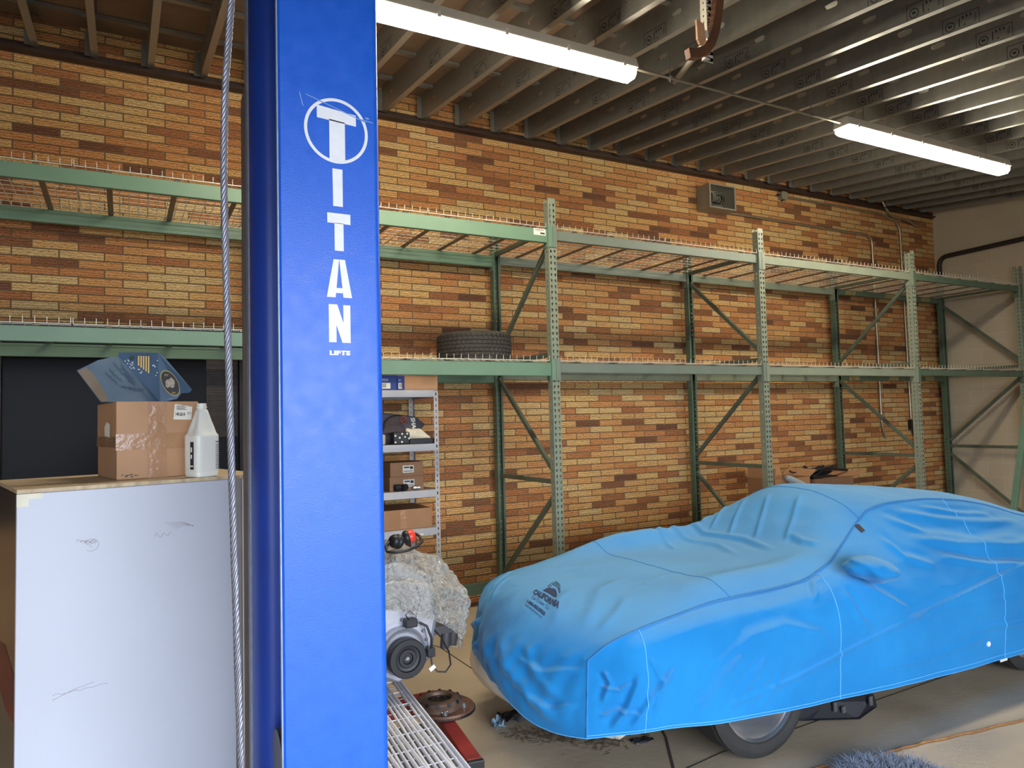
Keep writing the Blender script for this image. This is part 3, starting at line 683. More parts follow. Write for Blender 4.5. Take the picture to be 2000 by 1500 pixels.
up_ = sheet([ct, cb, (.193, 3.203, zb + .014), (.209, 3.206, 1.925), (.239, 3.212, 1.927), (.25, 3.216, 1.94), (.147, 3.23, 2.075), (.124, 3.232, 2.091), (-.012, 3.204, 2.086)], 'upper_leaf', STEELBLUE)
def leaf_pt(x, z, o_=.0012): 
    return (x, 3.2 + .115 * max(0, (x - (-.017 + (2.071 - z) * .82)) * .9) * 1.0 - o_ - .004, z)
m = MB()
for k in range(5):
    x = .055 + .0088 * k; z1 = 2.073; z0 = 2.034 - .0072 * k
    m.bar(leaf_pt(x, z0), leaf_pt(x + .0006, z1), .0055, .003, upv=(0, 1, 0))
tag(m.build('yellow_slots', YEL, parent=sp), 'five yellow slots')
m = MB(); m.lathe([(.0085, -.001), (.0085, .001), (.0, .001)], leaf_pt(.031, 2.064, .0005), (0, -1, 0), 20); m.build('bolt_hole', mat('hole_green', (40, 58, 52), .7), parent=sp)
def oval(k, o_, n=36):
    a_ = math.radians(-64); out = []
    for i in range(n):
        t_ = 2 * PI * i / n; u, v = .056 * k * math.cos(t_), .029 * k * math.sin(t_)
        out.append(leaf_pt(.168 + u * math.cos(a_) - v * math.sin(a_), 1.966 + u * math.sin(a_) + v * math.cos(a_), o_))
    return out
m = MB(); m.add(oval(1, .0016), [tuple(range(36))]); st = m.build('oval_sticker', GOLD, parent=sp)
m = MB(); m.add(oval(.93, .0022), [tuple(range(36))]); m.build('sticker_field', mat('sticker_dark', (38, 34, 30), .5, 0, .2, 60), parent=st)
m = MB(); rnd = random.Random(5)
for (x, z, r_) in ((.168, 1.966, .017), (.160, 1.958, .010), (.176, 1.957, .010), (.172, 1.978, .009)):
    m.add([leaf_pt(x + r_ * math.cos(t_) * (.7 + .5 * rnd.random()), z + r_ * math.sin(t_) * (.7 + .5 * rnd.random()), .0028 + r_ * .02) for t_ in np.linspace(0, 2 * PI, 12)[:-1]], [tuple(range(11))])
m.build('sticker_blotch', mat('sticker_pale', (190, 178, 160), .6, 0, .25, 90), parent=st)
m = MB()
for cx_, cz_ in ((.155, 2.002), (.182, 1.93)):
    for k in range(3):
        m.bar(leaf_pt(cx_ - .008, cz_ - .003 * k, .003), leaf_pt(cx_ + .008 - .003 * k, cz_ - .002 - .003 * k, .003), .001, .0016, upv=(0, 1, 0))
m.build('sticker_mark', GOLD, parent=st)
m = MB(); rnd = random.Random(11)
def low_pt(x, z, o_=.0022): return (x, Lp(x, z) - o_, z)
for row, (x0, z0, n_) in enumerate(((-.032, 2.042, 9), (-.045, 2.02, 6), (-.058, 2.005, 5))):
    pts = []
    for i in range(n_ * 3): pts.append(low_pt(x0 + .0028 * i + rnd.uniform(-.002, .002), z0 - .0032 * i + rnd.uniform(-.006, .006)))
    m.tube(pts, .0007, 4)
for k in range(5): m.tube([low_pt(-.01 + .016 * k + .003 * i, 1.948 - .003 * k + .006 * math.sin(i * 1.7 + k)) for i in range(8)], .0006, 4)
m.build('marker_scribble', mat('marker_ink', (22, 36, 62), .6), parent=lw_)
m = MB(); m.add([low_pt(x, z, .0016) for x, z in ((-.146, 2.003), (-.12, 2.018), (-.10, 2.0), (-.062, 1.93), (-.045, 1.892), (-.07, 1.889))], [tuple(range(6))])
m.build('bare_patch', PRIMER, parent=lw_)
m = MB(); rnd = random.Random(2)
for k in range(26):
    t_ = rnd.random(); x = .005 + .05 * t_ + rnd.uniform(-.01, .01); z = 2.055 - .045 * t_ + rnd.uniform(-.008, .008)
    if k > 18: x, z = rnd.choice(((.123, 2.06), (.118, 2.0), (.11, 2.03))); x += rnd.uniform(-.008, .008); z += rnd.uniform(-.008, .008)
    p = leaf_pt(x, z, .002); m.add([p, (p[0] + .004, p[1], p[2] - .002), (p[0] + .005, p[1], p[2] + .002), (p[0] + .001, p[1], p[2] + .003)], [(0, 1, 2, 3)])
m.build('paint_chips', mat('chip', (200, 204, 212), .4), parent=up_)

# ------------------------------------------------------------------ grey slotted-angle shelf unit and what it holds
SX0, SX1, SY0, SY1 = 1.15, 2.40, 5.80, 6.42
su = thing('shelf_unit', ((SX0 + SX1) / 2, 6.1, 0), 'grey slotted metal shelf unit behind the blue lift column', 'shelves')
SG = mat('shelf_grey', (178, 176, 178), .45, .2, .05, 8)
for x, sx in ((SX0, 1), (SX1, -1)):
    for y, sy in ((SY0, 1), (SY1, -1)):
        m = MB(); n = int(2.08 / .05)
        f = lambda u, v: (x + sx * u, y, v); g = lambda u, v: (x, y + sy * u, v)
        for i in range(n):
            v0, v1 = i * .05 + .0, i * .05 + .05
            hole = [(.02 + a * .0055, (v0 + v1) / 2 + b * .012) for a, b in ((1, -1), (1, 0), (1, 1), (0, 1.1), (-1, 1), (-1, 0), (-1, -1), (0, -1.1))]
            hole_cell(m, f, 0, .04, v0, v1, hole); hole_cell(m, g, 0, .04, v0, v1, hole)
        m.build('post', SG, parent=su, fixn=False)
SHZ = [.30, .855, 1.176, 1.569, 2.028]
for z in SHZ:
    m = MB(); m.box(SX0 + .004, SX1 - .004, SY0 + .003, SY1 - .003, z + .024, z + .03)
    for y0, y1 in ((SY0 - .008, SY0 - .001), (SY1 - .012, SY1 - .004)): m.box(SX0 + .0, SX1 - .038, y0, y1, z - .03, z + .03)
    for x in (SX0 + .002, SX1 - .006): m.box(x, x + .004, SY0 + .003, SY1 - .012, z - .03, z + .023)
    o = m.build('shelf', SG, parent=su, bevel=.0015)
    if z == .855:
        m = MB(); m.add([(1.98, SY0 - .0086, z - .024), (2.24, SY0 - .0086, z - .024), (2.24, SY0 - .0086, z - .010), (1.98, SY0 - .0086, z - .010)], [(0, 1, 2, 3)])
        tag(m.build('price_strip', PAPER, parent=o, fixn=False), 'white paper strip')
def carton(name, x0, x1, y0, y1, z0, z1, label, m_=KRAFT, group=None, lab=None, tape=True):
    t_ = thing(name, ((x0 + x1) / 2, (y0 + y1) / 2, z0), label, 'box', group)
    b = MB(); b.box(x0, x1, y0, y1, z0, z1); b.build('carton', m_, parent=t_, bevel=.004)
    if tape:
        b = MB(); xc = (x0 + x1) / 2; b.box(xc - .025, xc + .025, y0 - .001, y0 - .0002, z0 + .01, z1 - .002); b.build('packing_tape', TAPE, parent=t_)
    if lab:
        b = MB(); xl, zl, wl, hl = lab
        b.add([(xl, y0 - .0016, zl), (xl + wl, y0 - .0016, zl), (xl + wl, y0 - .0016, zl + hl), (xl, y0 - .0016, zl + hl)], [(0, 1, 2, 3)]); lo_ = b.build('label', PAPER, parent=t_, fixn=False)
        b = MB(); b.box(xl + .01, xl + wl * .6, y0 - .0024, y0 - .0018, zl + hl * .66, zl + hl * .84); b.box(xl + .01, xl + wl * .9, y0 - .0024, y0 - .0018, zl + hl * .18, zl + hl * .26); b.box(xl + wl * .65, xl + wl * .92, y0 - .0024, y0 - .0018, zl + hl * .5, zl + hl * .85)
        b.build('label_print', INK, parent=lo_)
    return t_
e = .031
carton('cardboard_box', 1.75, 2.425, 5.86, 6.25, 2.028 + e, 2.222, 'long cardboard box on the top board of the grey shelf unit', KRAFT)
def partbox(x0, x1, y0, z0, z1, label):
    t_ = thing('parts_box', ((x0 + x1) / 2, y0 + .05, z0), label, 'box')
    b = MB(); b.box(x0, x1, y0, y0 + .055, z0, z1); b.build('carton', mat('parts_blue', (28, 52, 128), .45, 0, .05, 8), parent=t_, bevel=.003)
    b = MB(); b.box(x0 + .01, x0 + (x1 - x0) * .62, y0 - .001, y0 - .0002, z0 + .012, z0 + .06); l1 = b.build('label', PAPER, parent=t_)
    b = MB()
    for k in range(7): b.box(x0 + .016 + .006 * k, x0 + .0185 + .006 * k + .001 * (k % 2), y0 - .0018, y0 - .0012, z0 + .02, z0 + .055)
    b.build('bar_print', INK, parent=l1)
    b = MB(); b.box(x0 + .012, x0 + (x1 - x0) * .5, y0 - .001, y0 - .0002, z0 + .075, z1 - .03); b.build('printed_panel', mat('printed_panel', (118, 130, 176), .5), parent=t_)
partbox(1.88, 2.03, 5.80, 2.028 + e, 2.185, 'blue parts box with white label on the top shelf, beside the blue column')
partbox(2.034, 2.10, 5.802, 2.028 + e, 2.18, 'narrow blue parts box between the wider parts box and the long brown box')
# second board: bag, cap, rag, dotted box, tray
z = 1.569 + e
t = thing('wedge_case', (2.1, 6.1, z), 'dark grey wedge shaped case with pale printed letters on the grey shelf unit', 'case')
m = MB(); poly = [(1.80, z + .0), (2.22, z), (2.345, z + .165), (2.265, z + .235), (1.88, z + .285), (1.80, z + .26)]
m.prism(poly, lambda a, b, t_: (a, t_, b), 5.99, 6.25); o = m.build('case_body', DARKBAG, parent=t, bevel=.012)
m = MB(); m.prism([(2.262, z + .07), (2.348, z + .165), (2.27, z + .228)], lambda a, b, t_: (a, t_, b), 5.985, 5.989); m.build('end_panel', BLACK, parent=t)
m = MB()
def shk(u, v): return (2.215 + v * .95 + (.15 - u) * .0 + u * .15, 5.988, z + .225 - u)
put_text(m, 'SHARK', .05, shk, .16, .042, bold=.002); tag(m.build('lettering', PAPER, parent=t, fixn=False), 'pale upright letters')
t = thing('ball_cap', (2.06, 5.93, z + .12), 'dark baseball cap with red ring emblem lying against the wedge shaped case', 'cap')
m = MB(); P = np.zeros((10, 25, 3)); cx_, cy_, cz_ = 2.06, 5.945, z + .165
for i in range(10):
    ph = i / 9 * PI / 2
    for k in range(25):
        t_ = 2 * PI * k / 24; P[i, k] = (cx_ + .105 * math.cos(ph) * math.cos(t_), cy_ + .040 * math.cos(ph) * math.sin(t_) , cz_ + .085 * math.sin(ph) + .02 * math.cos(t_) * math.cos(ph))
m.grid(P); m.build('crown', mat('cap_cloth', (66, 56, 60), .9, 0, .12, 40), parent=t, smooth=60, weld=1e-5)
m = MB(); P = np.zeros((6, 13, 3))
for i in range(6):
    for k in range(13):
        t_ = -PI * .95 + PI * .9 * k / 12; r_ = 1 + .5 * i / 5
        P[i, k] = (cx_ - .02 + .10 * r_ * math.cos(t_) * .8, 5.915 + .02 * math.sin(t_) * r_ - .01 * i / 5, cz_ - .012 * i - .01 * abs(math.cos(t_)))
m.grid(P); o = m.build('brim', mat('cap_brim', (78, 66, 70), .9, 0, .1, 40), parent=t, smooth=60); sm_ = o.modifiers.new('thick', 'SOLIDIFY'); sm_.thickness = .004
m = MB(); m.tube([(2.12 + .026 * math.cos(a), 5.899 + .012 * abs(math.cos(a * .5)) , z + .205 + .03 * math.sin(a)) for a in np.linspace(0, 2 * PI, 17)[:-1]], .003, 6, closed=True); m.tube([(2.105, 5.9, z + .19), (2.125, 5.9, z + .205), (2.125, 5.9, z + .225)], .003, 5)
tag(m.build('emblem', mat('emblem_red', (176, 62, 40), .6), parent=t), 'red ring emblem')
t = thing('dotted_box', (2.08, 5.85, z), 'small black box with white dots at the front of the grey shelf unit', 'box')
m = MB(); m.box(2.0, 2.145, 5.815, 5.895, z, z + .105); m.build('carton', BLACK, parent=t, bevel=.012)
m = MB()
for x, zz_ in ((2.015, .075), (2.075, .09), (2.12, .09), (2.052, .058), (2.10, .063), (2.015, .02), (2.072, .022), (2.135, .05)):
    m.lathe([(.0085, 0), (.0085, .001), (0, .001)], (x, 5.8148, z + zz_), (0, -1, 0), 12)
m.build('dots', PAPER, parent=t)
t = tag(None or MB().box(2.15, 2.385, 5.83, 5.93, z, z + .045).build('tray', BLACK, bevel=.004), 'low black tray at the right front of the grey shelf unit', 'tray')
m = MB(); n = 18; P = np.zeros((n, 9, 3))
for i in range(n):
    for k in range(9):
        u, v = i / (n - 1), k / 8
        P[i, k] = (2.13 + .215 * u, 5.85 + .06 * v, z + .047 + (.105 - .05 * u) * math.sin(PI * min(1, v * 1.0 + .0)) * (.5 + .5 * math.sin(3.0 * u + .4)) + .012 * math.sin(9 * u + 4 * v) * math.sin(PI * v) + (.003 if 0 < v < 1 else 0))
m.grid(P); o = m.build('rag', mat('rag_cream', (222, 210, 186), .95, 0, .08, 25, .1, 90), smooth=60); tag(o, 'crumpled cream rag lying in the black tray', 'rag')
q_ = o.modifiers.new('thick', 'SOLIDIFY'); q_.thickness = .003
t = tag(MB().box(1.86, 1.94, 5.84, 5.98, z, z + .09).build('paper_sack', mat('sack_beige', (188, 176, 150), .9, 0, .1, 12), bevel=.015), 'beige sack half hidden by the blue column on the grey shelf unit', 'sack')
z = 1.176 + e
carton('cardboard_box', 1.98, 2.285, 5.88, 6.2, z, z + .118, 'lower of two brown boxes with white labels on the grey shelf unit', KRAFT2, None, (2.10, z + .03, .10, .062), False)
carton('cardboard_box', 1.985, 2.28, 5.875, 6.2, z + .1185, z + .24, 'upper of two brown boxes with white labels on the grey shelf unit', KRAFT2, None, (2.095, z + .15, .10, .062), False)
m = MB()
for x, a_ in ((2.04, .3), (2.10, 1.1)):
    m.lathe([(.018, -.03), (.028, -.028), (.028, .02), (.018, .024), (.013, .036)], (x, 5.85, z + .031), (math.cos(a_), math.sin(a_) * .3, .0), 18)
o = m.build('hose_fitting', BLACKM, smooth=40); tag(o, 'small black hose fitting lying in front of the labelled boxes', 'fitting')
o = MB().lathe([(.012, -.03), (.02, -.028), (.02, .0), (.014, .003), (.014, .03)], (2.2, 5.83, z + .0215), (1, -.3, 0), 18).build('chrome_fitting', STEEL, smooth=40); tag(o, 'small shiny metal fitting lying in front of the labelled boxes', 'fitting')
z = .855 + e
carton('cardboard_box', 1.82, 2.34, 5.84, 6.3, z, z + .165, 'long brown box on the lowest visible board of the grey shelf unit', KRAFT2)

# ------------------------------------------------------------------ the car and its cover
CY = 3.55
def pch(xs_, ys_, x):       # smooth monotone-ish interpolation
    xs_ = np.array(xs_, float); ys_ = np.array(ys_, float); x = np.asarray(x, float)
    d = np.diff(ys_) / np.diff(xs_); t_ = np.zeros(len(xs_)); t_[0] = d[0]; t_[-1] = d[-1]
    for i in range(1, len(xs_) - 1): t_[i] = 0 if d[i - 1] * d[i] <= 0 else 2 * d[i - 1] * d[i] / (d[i - 1] + d[i])
    i = np.clip(np.searchsorted(xs_, x) - 1, 0, len(xs_) - 2); h = xs_[i + 1] - xs_[i]; s_ = (x - xs_[i]) / h
    return (2 * s_**3 - 3 * s_**2 + 1) * ys_[i] + (s_**3 - 2 * s_**2 + s_) * h * t_[i] + (-2 * s_**3 + 3 * s_**2) * ys_[i + 1] + (s_**3 - s_**2) * h * t_[i + 1]
KX = [1.968, 2.05, 2.2, 2.45, 2.726, 3.085, 3.327, 3.534, 3.784, 4.00, 4.127, 4.232, 4.465, 4.796, 5.2, 5.52, 5.889, 6.3, 6.65, 6.78]
KY = [2.95, 2.89, 2.85, 2.84, 2.84, 2.84, 2.84, 2.855, 2.935, 3.01, 3.05, 3.055, 3.06, 3.07, 3.06, 3.05, 3.03, 3.0, 2.98, 2.99]
KZ = [.62, .70, .755, .795, .824, .829, .842, .893, .964, 1.045, 1.092, 1.148, 1.178, 1.174, 1.14, 1.085, .99, .90, .82, .74]
KC = [.02, .04, .058, .066, .07, .07, .065, .06, .125, .17, .165, .13, .08, .06, .055, .07, .085, .06, .05, .04]     # crown over the seam
KO = [-.15, -.14, -.11, -.07, -.04, -.02, -.0, .03, .02, -.01, -.02, -.02, -.01, 0, 0, 0, .02, .04, .06, .08]           # forward bow of each row
KP = [2.2, 2.4, 3.2, 4, 4.5, 4.5, 4.2, 3.6, 3, 2.8, 2.6, 2.6, 2.6, 2.6, 2.6, 2.6, 2.6, 2.8, 3, 3]
NXr = 600; NT = 150; NFR = 46; NV = 130
sx_ = np.concatenate([np.linspace(1.968, 2.45, 90)[:-1], np.linspace(2.45, 6.78, NXr - 89)])
SYs, SZs, SC_, SO, SP = (pch(KX, k_, sx_) for k_ in (KY, KZ, KC, KO, KP))
tt = np.linspace(0, 1, NT); u_ = 2 * tt - 1
def nz3(p, f, seed=0, amp=1.0):
    return amp * mnoise.fractal((p[0] * f + seed, p[1] * f, p[2] * f), 1.0, 2.0, 4)
TOP = np.zeros((NFR + NXr, NT, 3))
for i, x in enumerate(sx_):
    row = TOP[NFR + i]; row[:, 0] = x + SO[i] * (1 - u_**2); row[:, 1] = SYs[i] + (2 * CY - 2 * SYs[i]) * tt
    row[:, 2] = SZs[i] + SC_[i] * (1 - np.abs(u_) ** SP[i]) + .03 * tt * max(0, 1 - (x - 1.968) / .9) + (.115 * np.exp(-((tt - .86) / .085) ** 2) + .035 * np.exp(-((tt - .10) / .07) ** 2)) * math.exp(-abs((x - 3.12) / .48) ** 2.6)
HC = np.array((1.928, 2.92, .275)); FC = TOP[NFR, 0].copy()
for j in range(NFR):      # front face from the hem up to the nose edge
    s_ = j / NFR; e_ = s_ ** .9
    edge = HC * (1 - e_) + FC * e_
    hemx = 1.928 - .125 * (1 - u_**2); hemz = .275 - .035 * np.sin(PI * np.minimum(1, tt * 2)) * (tt < .5) + .115 * tt**1.2 * np.clip(tt * 2.2, 0, 1)
    bul = -.05 * math.sin(PI * s_) * (1 - u_**2)
    TOP[j, :, 0] = hemx * (1 - e_) + TOP[NFR, :, 0] * e_ + bul
    TOP[j, :, 1] = (2.92 * (1 - e_) + FC[1] * e_) + (2 * CY - 2 * (2.92 * (1 - e_) + FC[1] * e_)) * tt
    TOP[j, :, 2] = hemz * (1 - e_) + TOP[NFR, :, 2] * e_
def smooth_rows(A, n):
    for _ in range(n): A[1:-1] = A[1:-1] * .5 + (A[:-2] + A[2:]) * .25
    return A
edge0 = TOP[:, 0].copy(); edge1 = TOP[:, -1].copy()
SM = smooth_rows(TOP.copy(), 80); wgt = np.clip((1 - np.abs(u_)) / .12, 0, 1)[None, :, None]
TOP = TOP * (1 - wgt) + SM * wgt
# side skirts
HX = [1.928, 2.24, 2.557, 3.133, 3.54, 4.185, 5.3, 6.3, 6.85]; HY = [2.92, 2.76, 2.73, 2.725, 2.72, 2.715, 2.72, 2.76, 2.93]; HZ = [.275, .305, .275, .23, .21, .176, .148, .16, .22]
MX = [1.95, 2.2, 2.6, 3.0, 3.5, 4.0, 4.6, 5.3, 6.0, 6.8]; MY = [2.925, 2.765, 2.715, 2.695, 2.70, 2.705, 2.70, 2.69, 2.71, 2.95]; MZ = [.45, .52, .56, .58, .58, .56, .56, .58, .58, .5]
BXx = [1.96, 2.2, 2.6, 3.1, 3.5, 3.8, 4.1, 4.5, 5.0, 5.5, 6.0, 6.5, 6.8]; BY_ = [2.935, 2.795, 2.76, 2.75, 2.755, 2.775, 2.80, 2.80, 2.785, 2.77, 2.77, 2.82, 2.97]; BZ_ = [.54, .68, .745, .765, .79, .81, .83, .83, .82, .80, .78, .74, .62]
ss = (sx_ - sx_[0]) / (sx_[-1] - sx_[0])
hx = HX[0] + (HX[-1] - HX[0]) * ss
P0 = np.stack([sx_, SYs, SZs], 1); P3 = np.stack([hx, pch(HX, HY, hx), pch(HX, HZ, hx)], 1)
ax_ = BXx[0] + (BXx[-1] - BXx[0]) * ss; P1 = np.stack([ax_, pch(BXx, BY_, ax_), np.minimum(pch(BXx, BZ_, ax_), SZs - .03)], 1)
mx_ = MX[0] + (MX[-1] - MX[0]) * ss; P2 = np.stack([mx_, pch(MX, MY, mx_), pch(MX, MZ, mx_)], 1)
SIDE = np.zeros((NXr, NV, 3)); vv = np.linspace(0, 1, NV)
for i in range(NXr):
    K = np.array([P0[i], P1[i], P2[i], P3[i]]); L = np.concatenate([[0], np.cumsum(np.linalg.norm(np.diff(K, axis=0), axis=1))]); L /= L[-1]
    for c in range(3): SIDE[i, :, c] = pch(L, K[:, c], vv)
# ---- folds: (polyline in x,z for the skirt / x,y for the top, height, width, one-sided?)
def seg_dist(X, Y, poly):
    best = np.full(X.shape, 1e9); sgn = np.zeros(X.shape); al = np.zeros(X.shape)
    for k, ((x0, y0), (x1, y1)) in enumerate(zip(poly, poly[1:])):
        dx, dy = x1 - x0, y1 - y0; L2 = dx * dx + dy * dy; t_ = np.clip(((X - x0) * dx + (Y - y0) * dy) / L2, 0, 1)
        ex, ey = X - x0 - t_ * dx, Y - y0 - t_ * dy; d = np.hypot(ex, ey); s_ = np.sign(dx * ey - dy * ex)
        q_ = d < best; best = np.where(q_, d, best); sgn = np.where(q_, s_, sgn); al = np.where(q_, (k + t_) / (len(poly) - 1), al)
    return best, sgn, al
def folds(X, Y, lst):
    D = np.zeros(X.shape)
    for poly, amp, wd in lst:
        d, s_, al = seg_dist(X, Y, poly); fade = np.clip(np.minimum(al, 1 - al) * 5, 0, 1)
        fade = fade * fade * (3 - 2 * fade)
        wd = wd * .72; D += amp * fade * (np.exp(-(d / wd) ** 2) - .6 * np.exp(-((d * s_ - 1.9 * wd) / (1.3 * wd)) ** 2))
    return D
side_f = [
 ([(2.5, .33), (3.1, .40), (3.7, .50), (4.4, .60), (5.2, .70), (6.0, .74)], .0075, .017),
 ([(3.35, .62), (4.2, .56), (5.2, .52), (6.2, .56)], .004, .02),
 ([(2.45, .40), (2.58, .56), (2.8, .66), (3.05, .68), (3.3, .60), (3.42, .45)], .007, .035),
 ([(2.4, .33), (2.62, .52), (2.75, .60)], .012, .02), ([(2.62, .30), (2.8, .48), (2.9, .56)], .010, .02), ([(2.85, .28), (3.0, .46)], .007, .018),
 ([(2.02, .30), (2.10, .42), (2.16, .58)], .012, .018), ([(2.10, .31), (2.2, .46), (2.35, .60)], .011, .018), ([(2.0, .42), (2.04, .52), (2.02, .58)], .010, .014),
 ([(2.2, .35), (2.26, .52), (2.2, .66)], .007, .02), ([(1.98, .36), (2.06, .40), (2.15, .38)], .008, .013), ([(1.99, .5), (2.07, .49), (2.12, .53)], .007, .012),
 ([(4.25, 1.12), (4.6, .98), (5.1, .90), (5.7, .88)], .015, .034), ([(4.4, 1.14), (4.8, 1.05), (5.3, .99), (5.8, .95)], .011, .028), ([(4.35, .98), (4.8, .90), (5.4, .84), (6.2, .84)], .018, .034),
 ([(4.7, 1.13), (5.1, 1.06), (5.5, 1.02)], .012, .022), ([(4.15, 1.0), (4.25, .88), (4.5, .80)], .012, .032), ([(4.5, .86), (5.0, .76), (5.6, .70)], .012, .03),
 ([(3.72, .80), (3.95, .68), (4.1, .60)], .008, .03), ([(3.55, .80), (3.62, .64), (3.75, .5)], .007, .03),
 ([(4.6, .40), (5.3, .36), (6.0, .42)], .008, .028), ([(3.7, .33), (4.3, .30), (4.9, .33)], .005, .022), ([(3.3, .75), (3.4, .84), (3.5, .86)], .008, .018),
]
top_f = [
 ([(3.62, 3.2), (3.82, 3.3), (4.05, 3.42)], .010, .024), ([(3.60, 3.42), (3.78, 3.52), (4.02, 3.66)], .011, .024), ([(3.60, 3.64), (3.76, 3.74), (3.98, 3.84)], .012, .022), ([(3.62, 3.84), (3.78, 3.92), (3.95, 4.0)], .012, .02),
 ([(3.66, 3.98), (3.78, 4.04), (3.9, 4.1)], .010, .018), ([(3.52, 3.15), (3.60, 3.5), (3.58, 3.85), (3.66, 4.1)], .012, .03), ([(3.35, 3.3), (3.46, 3.6), (3.44, 3.9), (3.5, 4.2)], .010, .03), ([(3.2, 3.7), (3.3, 3.95), (3.4, 4.2)], .010, .025),
 ([(3.2, 4.2), (3.4, 4.22), (3.6, 4.2)], .018, .03), ([(3.7, 3.0), (3.68, 3.1), (3.72, 3.25)], .012, .03),
 ([(2.0, 3.05), (2.15, 3.15), (2.3, 3.3), (2.5, 3.35)], .006, .05), ([(1.95, 3.2), (2.05, 3.35), (2.2, 3.42)], .005, .04), ([(2.05, 2.98), (2.2, 3.02), (2.35, 3.12)], .006, .034),
 ([(1.98, 4.0), (2.1, 4.08), (2.2, 4.14)], .014, .022), ([(1.9, 3.85), (2.0, 3.95), (2.12, 4.0)], .010, .02), ([(2.35, 3.12), (2.6, 3.2), (2.9, 3.2)], .003, .04),
]
face_f = []      # drapes on the nose, in (t, z)
rnd = random.Random(21)
for k in range(11):
    t0 = .06 + .088 * k + rnd.uniform(-.02, .02)
    face_f.append(([(t0 + rnd.uniform(-.02, .10), .25), (t0 + .035, .42), (t0 - .02, .55), (t0 - .08, .68)], .003 + .006 * rnd.random(), .026 + .03 * rnd.random()))
face_f += [([(.52, .66), (.40, .50), (.24, .38), (.07, .27)], .017, .05), ([(.64, .62), (.55, .46), (.45, .32)], .013, .045), ([(.32, .64), (.22, .50), (.08, .41)], .010, .034), ([(.70, .52), (.82, .44), (.96, .38)], .026, .035), ([(.75, .62), (.88, .56), (.98, .52)], .022, .03), ([(.0, .58), (.2, .52), (.36, .56)], .010, .022), ([(.02, .42), (.15, .36), (.3, .40)], .010, .02)]
def gridnormals(A):
    du = np.gradient(A, axis=0); dv = np.gradient(A, axis=1); n = np.cross(du, dv); return n / (np.linalg.norm(n, axis=2, keepdims=True) + 1e-12)
TN = gridnormals(TOP); TN *= np.sign(TN[:, :, 2:3] + (TN[:, :, 2:3] == 0) - 1e-9 * 0) if False else 1
if TN[NFR + 100, NT // 2, 2] < 0: TN = -TN
SN = gridnormals(SIDE)
if SN[200, 40, 1] > 0: SN = -SN
TT = np.broadcast_to(tt[None, :], TOP.shape[:2])
dT = folds(TOP[:, :, 0], TOP[:, :, 1], top_f) * np.clip((np.arange(len(TOP))[:, None] - NFR + 8) / 16, 0, 1)
dT += folds(TT, TOP[:, :, 2], face_f) * np.clip((NFR + 24 - np.arange(len(TOP))[:, None]) / 20, 0, 1) * np.clip(.3 + np.arange(len(TOP))[:, None] / 18, 0, 1)
dS = folds(SIDE[:, :, 0], SIDE[:, :, 2], side_f) * 1.35
for A, D, dirn in ((TOP, dT, (1.3, 2.6, 2.2)), (SIDE, dS, (1.1, 1, 2.4))):
    for i in range(A.shape[0]):
        for j in range(A.shape[1]):
            p = A[i, j]
            w1 = mnoise.noise((p[0] * dirn[0] * 1.6 + p[2] * 1.5, p[1] * dirn[1], p[2] * dirn[2] * 1.3 - p[0] * .8 + 4))
            w2 = mnoise.noise((p[0] * 4.2 + 9 + p[2] * 3, p[1] * 5, p[2] * 6.5 - p[0] * 1.6))
            D[i, j] += .008 * w1 + .0065 * (1 - abs(w2) * 2) * .5
wT = np.clip(np.minimum(tt, 1 - tt) / .035, 0, 1)[None, :]; wT = wT * wT * (3 - 2 * wT)
wS = np.clip(vv / .06, 0, 1)[None, :] * np.clip((np.arange(NXr)[:, None] + 1) / 6, 0, 1)
TOP2 = TOP + TN * (dT * wT)[:, :, None]; SIDE2 = SIDE + SN * (dS * wS)[:, :, None]
FAR2 = SIDE2.copy(); FAR2[:, :, 1] = 2 * CY - FAR2[:, :, 1]
sh = TOP2[NFR:, -1] - FAR2[:, 0]; FAR2 += sh[:, None, :] * (1 - vv)[None, :, None] ** 2
# fronts of the skirts follow the corner seam of the nose
def fit_corner(A, edge):
    tgt = np.stack([np.interp(vv, np.linspace(0, 1, NFR + 1), edge[::-1][:, c]) for c in range(3)], 1)
    d = tgt - A[0]
    for i in range(60): A[i] += d * (1 - i / 60) ** 2
fit_corner(SIDE2, TOP2[:NFR + 1, 0]); fit_corner(FAR2, TOP2[:NFR + 1, -1])
CLOTH = bpy.data.materials.new('cover_cloth'); CLOTH.use_nodes = True
n_, l_ = nt(CLOTH); b_ = n_['Principled BSDF']; b_.inputs['Roughness'].default_value = .85; b_.inputs['Specular IOR Level'].default_value = .2
b_.inputs['Sheen Weight'].default_value = .25; b_.inputs['Sheen Tint'].default_value = (.55, .8, 1, 1)
g = n_.new('ShaderNodeNewGeometry'); a_ = n_.new('ShaderNodeTexNoise'); a_.inputs['Scale'].default_value = 2.2; a_.inputs['Detail'].default_value = 6; l_.new(g.outputs['Position'], a_.inputs[0])
r_ = n_.new('ShaderNodeValToRGB'); l_.new(a_.outputs[0], r_.inputs[0]); r_.color_ramp.elements[0].position = .36; r_.color_ramp.elements[1].position = .66
r_.color_ramp.elements[0].color = lin((22, 120, 184)); r_.color_ramp.elements[1].color = lin((30, 132, 196))
